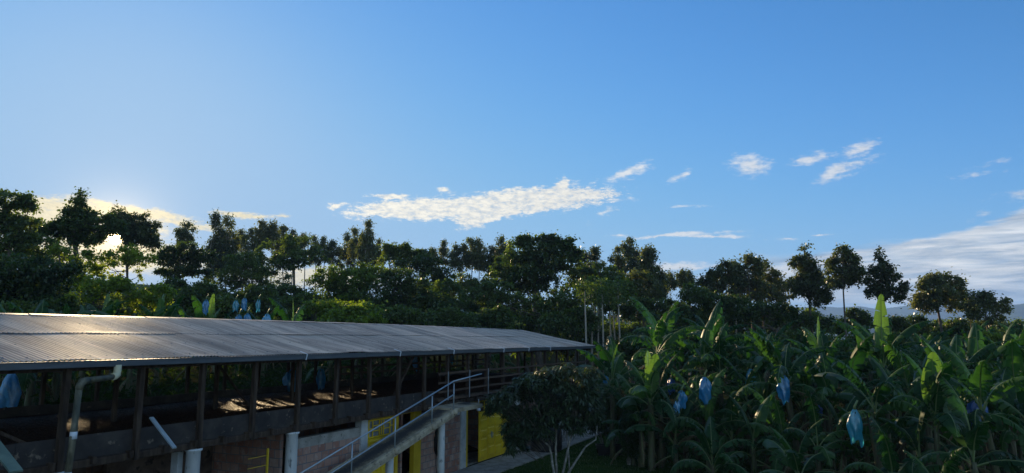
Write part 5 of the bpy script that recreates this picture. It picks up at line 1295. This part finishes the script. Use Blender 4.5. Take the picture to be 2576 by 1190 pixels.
def mango():
    Y = 27.6; bp = zp3(880, 1205, Y); bp.z = hz(bp.x, bp.y)
    root = empty('mango_tree', bp, label='small dark mango tree with several pale stems in front of the yellow door', cat='tree')
    sc = .5447 / 3.906 * Y / 703; bl = []
    rr = random.Random(8)
    for zx, zy, rx, rz_ in [(900, 455, 170, 45), (1040, 480, 80, 50), (760, 530, 200, 70), (620, 600, 140, 60), (480, 650, 100, 50), (430, 700, 60, 40), (800, 660, 260, 90), (1000, 620, 150, 100), (560, 740, 110, 50),
                            (560, 870, 85, 90), (570, 970, 70, 50), (700, 820, 120, 70), (880, 780, 130, 70), (1040, 760, 100, 90), (640, 900, 60, 60), (1090, 540, 60, 60), (780, 900, 70, 40), (1010, 850, 60, 50), (400, 650, 34, 24), (385, 740, 30, 40), (690, 480, 50, 30), (960, 415, 30, 24), (1150, 640, 60, 60), (1160, 740, 60, 60), (530, 1020, 36, 30), (640, 1000, 30, 26), (1120, 450, 34, 40)]:
        p = zp3(zx, zy, Y + rr.uniform(-.5, .6)); bl.append((p, (rx * sc, (rx * .75) * sc, rz_ * sc)))
    C = lanceolate(root, [(np.array(a), r_) for a, r_ in bl], 1500, M['mango'], 5, .23, 11, bp)
    def stem(pts, r0, r1):
        b = MB(); P = [zp3(x_, y_, Y + dy) - bp for x_, y_, dy in pts]; P[0].z = -.1
        n_ = len(P); fine = []; rad = []
        for i in range(n_ - 1):
            for k in range(4):
                f = (i * 4 + k) / ((n_ - 1) * 4); fine.append(P[i].lerp(P[i + 1], k / 4) + Vector((rr.uniform(-.012, .012), 0, 0))); rad.append(r0 + (r1 - r0) * f)
        fine.append(P[-1]); rad.append(r1); b.tube(fine, rad, 8); b.build('trunk', M['mangobark'], root)
    stem([(860, 1205, 0), (835, 1080, 0), (822, 1000, .1), (760, 950, .3), (650, 860, .3)], .055, .02)
    stem([(872, 1205, .1), (864, 1050, .1), (866, 900, .1), (850, 700, .1), (830, 560, 0)], .055, .022)
    stem([(895, 1205, -.1), (945, 1060, -.1), (968, 950, 0), (1010, 800, 0), (1000, 600, 0)], .055, .02)
    stem([(968, 950, 0), (940, 860, .3), (900, 700, .3)], .035, .015)
    stem([(910, 1205, 0), (1010, 1100, 0), (1080, 1000, 0), (1150, 950, 0), (1160, 850, 0)], .05, .02)
    b = MB()
    for i in np.random.default_rng(3).choice(len(C), 90, replace=False):
        t = Vector(C[i]) - bp; s0 = Vector((t.x * .45, t.y * .45, t.z * .62)); b.tube([s0, s0.lerp(t, .6) + Vector((0, 0, .06)), t], [.011, .008, .004], 4, False)
    b.build('twigs', M['bark'], root)
mango()
def shrub(label, pts, base, Y, n, seed, m_='bush', leaf=.15):
    bp = zp3(*base, Y); bp.z = hz(bp.x, bp.y); sc = .5447 / 3.906 * Y / 703
    root = empty('shrub', bp, label=label, cat='shrub'); bl = [(np.array(zp3(zx, zy, Y + .2 * math.sin(zx))), (rx * sc, rx * sc * .8, rz_ * sc)) for zx, zy, rx, rz_ in pts]
    C = lanceolate(root, bl, n, M[m_], seed, leaf, 10, bp)
    b = MB()
    for i in np.random.default_rng(seed).choice(len(C), 22, replace=False):
        t = Vector(C[i]) - bp; b.tube([(t.x * .12, t.y * .12, -.1), Vector((t.x * .5, t.y * .5, t.z * .6)), t], [.03, .018, .006], 5, False)
    b.build('trunk', M['mangobark'], root)
shrub('leafy green shrub behind the planter trough, right of the mango tree', [(1230, 610, 120, 70), (1180, 720, 130, 90), (1330, 730, 110, 90), (1230, 840, 120, 70), (1350, 870, 70, 60), (1140, 840, 60, 60)], (1240, 985), 34.6, 900, 21)
shrub('narrow green shrub hanging over the right end of the planter trough', [(1400, 840, 70, 90), (1400, 960, 60, 90), (1380, 1040, 50, 40), (1430, 760, 50, 50)], (1385, 1090), 31.0, 420, 22)
shrub('short leafy plant in front of the leftmost banana stems', [(1480, 1000, 50, 50), (1470, 1050, 60, 30)], (1475, 1100), 30.6, 130, 23)

# grove floor: weeds and fallen leaves
def floor_litter():
    r_ = np.random.default_rng(12); k = 16000
    Y = r_.uniform(21, 58, k); kx = r_.uniform(1560, 2640, k); X = (kx * K - 512) / 703 * Y
    D = -(0.9048 * X - 0.4258 * Y); ok = (X > 6.2 + np.sin(Y) * .4) | (Y > 38); X, Y = X[ok], Y[ok]; k = len(X)
    h = np.abs(r_.normal(0, .28, k)) * (1 + .8 * np.sin(X * 1.7) * np.sin(Y * 1.3)); Z = H(X, Y) + np.abs(h)
    u = unit(r_.normal(size=(k, 3)) + np.array([0, 0, .5])); w = unit(np.cross(u, r_.normal(size=(k, 3)))); L = r_.uniform(.12, .5, k)
    V, Fq = quads(np.stack([X, Y, Z], -1), u, w, L, L * .22, np.full(k, .8))
    half = k * 2 // 3
    link('undergrowth', mesh_np('undergrowth', V[:half * 4], Fq[:half]), M['weeds'], kind='stuff', label='weeds and low leaves on the floor of the banana grove', cat='undergrowth')
    link('leaf_litter', mesh_np('leaf_litter', V[half * 4:], Fq[:k - half]), M['litter'], kind='stuff', label='dry fallen leaves under the banana plants', cat='leaf litter')
    # slope behind the shed
    k = 14000; t = r_.uniform(-2, 60, k); D = 22.6 + np.abs(r_.normal(0, 14, k)); X = .4258 * t - .9048 * D; Y = .9048 * t + .4258 * D; h = np.abs(r_.normal(0, .25, k))
    u = unit(r_.normal(size=(k, 3)) + np.array([0, 0, .5])); w = unit(np.cross(u, r_.normal(size=(k, 3)))); L = r_.uniform(.12, .5, k)
    V, Fq = quads(np.stack([X, Y, H(X, Y) + h], -1), u, w, L, L * .25, np.full(k, .8))
    link('weeds', mesh_np('weeds', V, Fq), M['weeds'], kind='stuff', label='weeds on the slope behind the drying shed', cat='weeds')
floor_litter()

# ------------------------------------------------------------------ the air
hm = bpy.data.materials.new('haze'); hm.use_nodes = True; hn = NT(hm.node_tree); hm.node_tree.nodes.clear()
ho = hn.n('ShaderNodeOutputMaterial'); hv = hn.n('ShaderNodeVolumePrincipled')
hv.inputs['Color'].default_value = (.30, .52, 1.0, 1); hv.inputs['Density'].default_value = 1.6e-4; hv.inputs['Anisotropy'].default_value = .1
hn.link(hv.outputs[0], ho.inputs['Volume'])
q = MB(); q.box((-9200, -9200, -150), (9200, 9200, 310)); q.build('haze', hm, kind='stuff', label='thin blue haze lying over the land', cat='haze')

# ------------------------------------------------------------------ small things
def small_things():
    # pale stones and a shrivelled bag at the foot of the mango tree
    for i, (zx, zy) in enumerate([(850, 1188), (905, 1192), (945, 1196), (980, 1200)]):
        p = zp3(zx, zy, 27.4); p.z = hz(p.x, p.y) + .02; b = MB(); rr = random.Random(i)
        b.lathe([(.001, 0), (.06, .01), (.075, .04), (.05, .08), (.001, .095)], n=9)
        b.v = [(x * (1 + .25 * math.sin(3 * y + i)) , y * 1.2, z * (1 + .3 * math.sin(20 * x))) for x, y, z in b.v]
        b.build('stone', M['plaster'], loc=p, label=['leftmost white stone at the foot of the mango tree', 'second white stone from the left at the mango foot', 'third white stone from the left at the mango foot', 'rightmost white stone at the foot of the mango tree'][i], cat='stone')
    # fallen banana leaf on the lawn edge
    me = LPALE[1]; p = at(760, 466, 29.3); g = at(757, 470, 28.6)
    o = link('fallen_leaf', me, None); o.location = (g.x, g.y, hz(g.x, g.y) + .05); o.rotation_euler = (0, R(84), .4); o.scale = (.35, .35, .35)
    tag(o, 'pale green banana leaf lying at the edge of the lawn', 'leaf')
small_things()
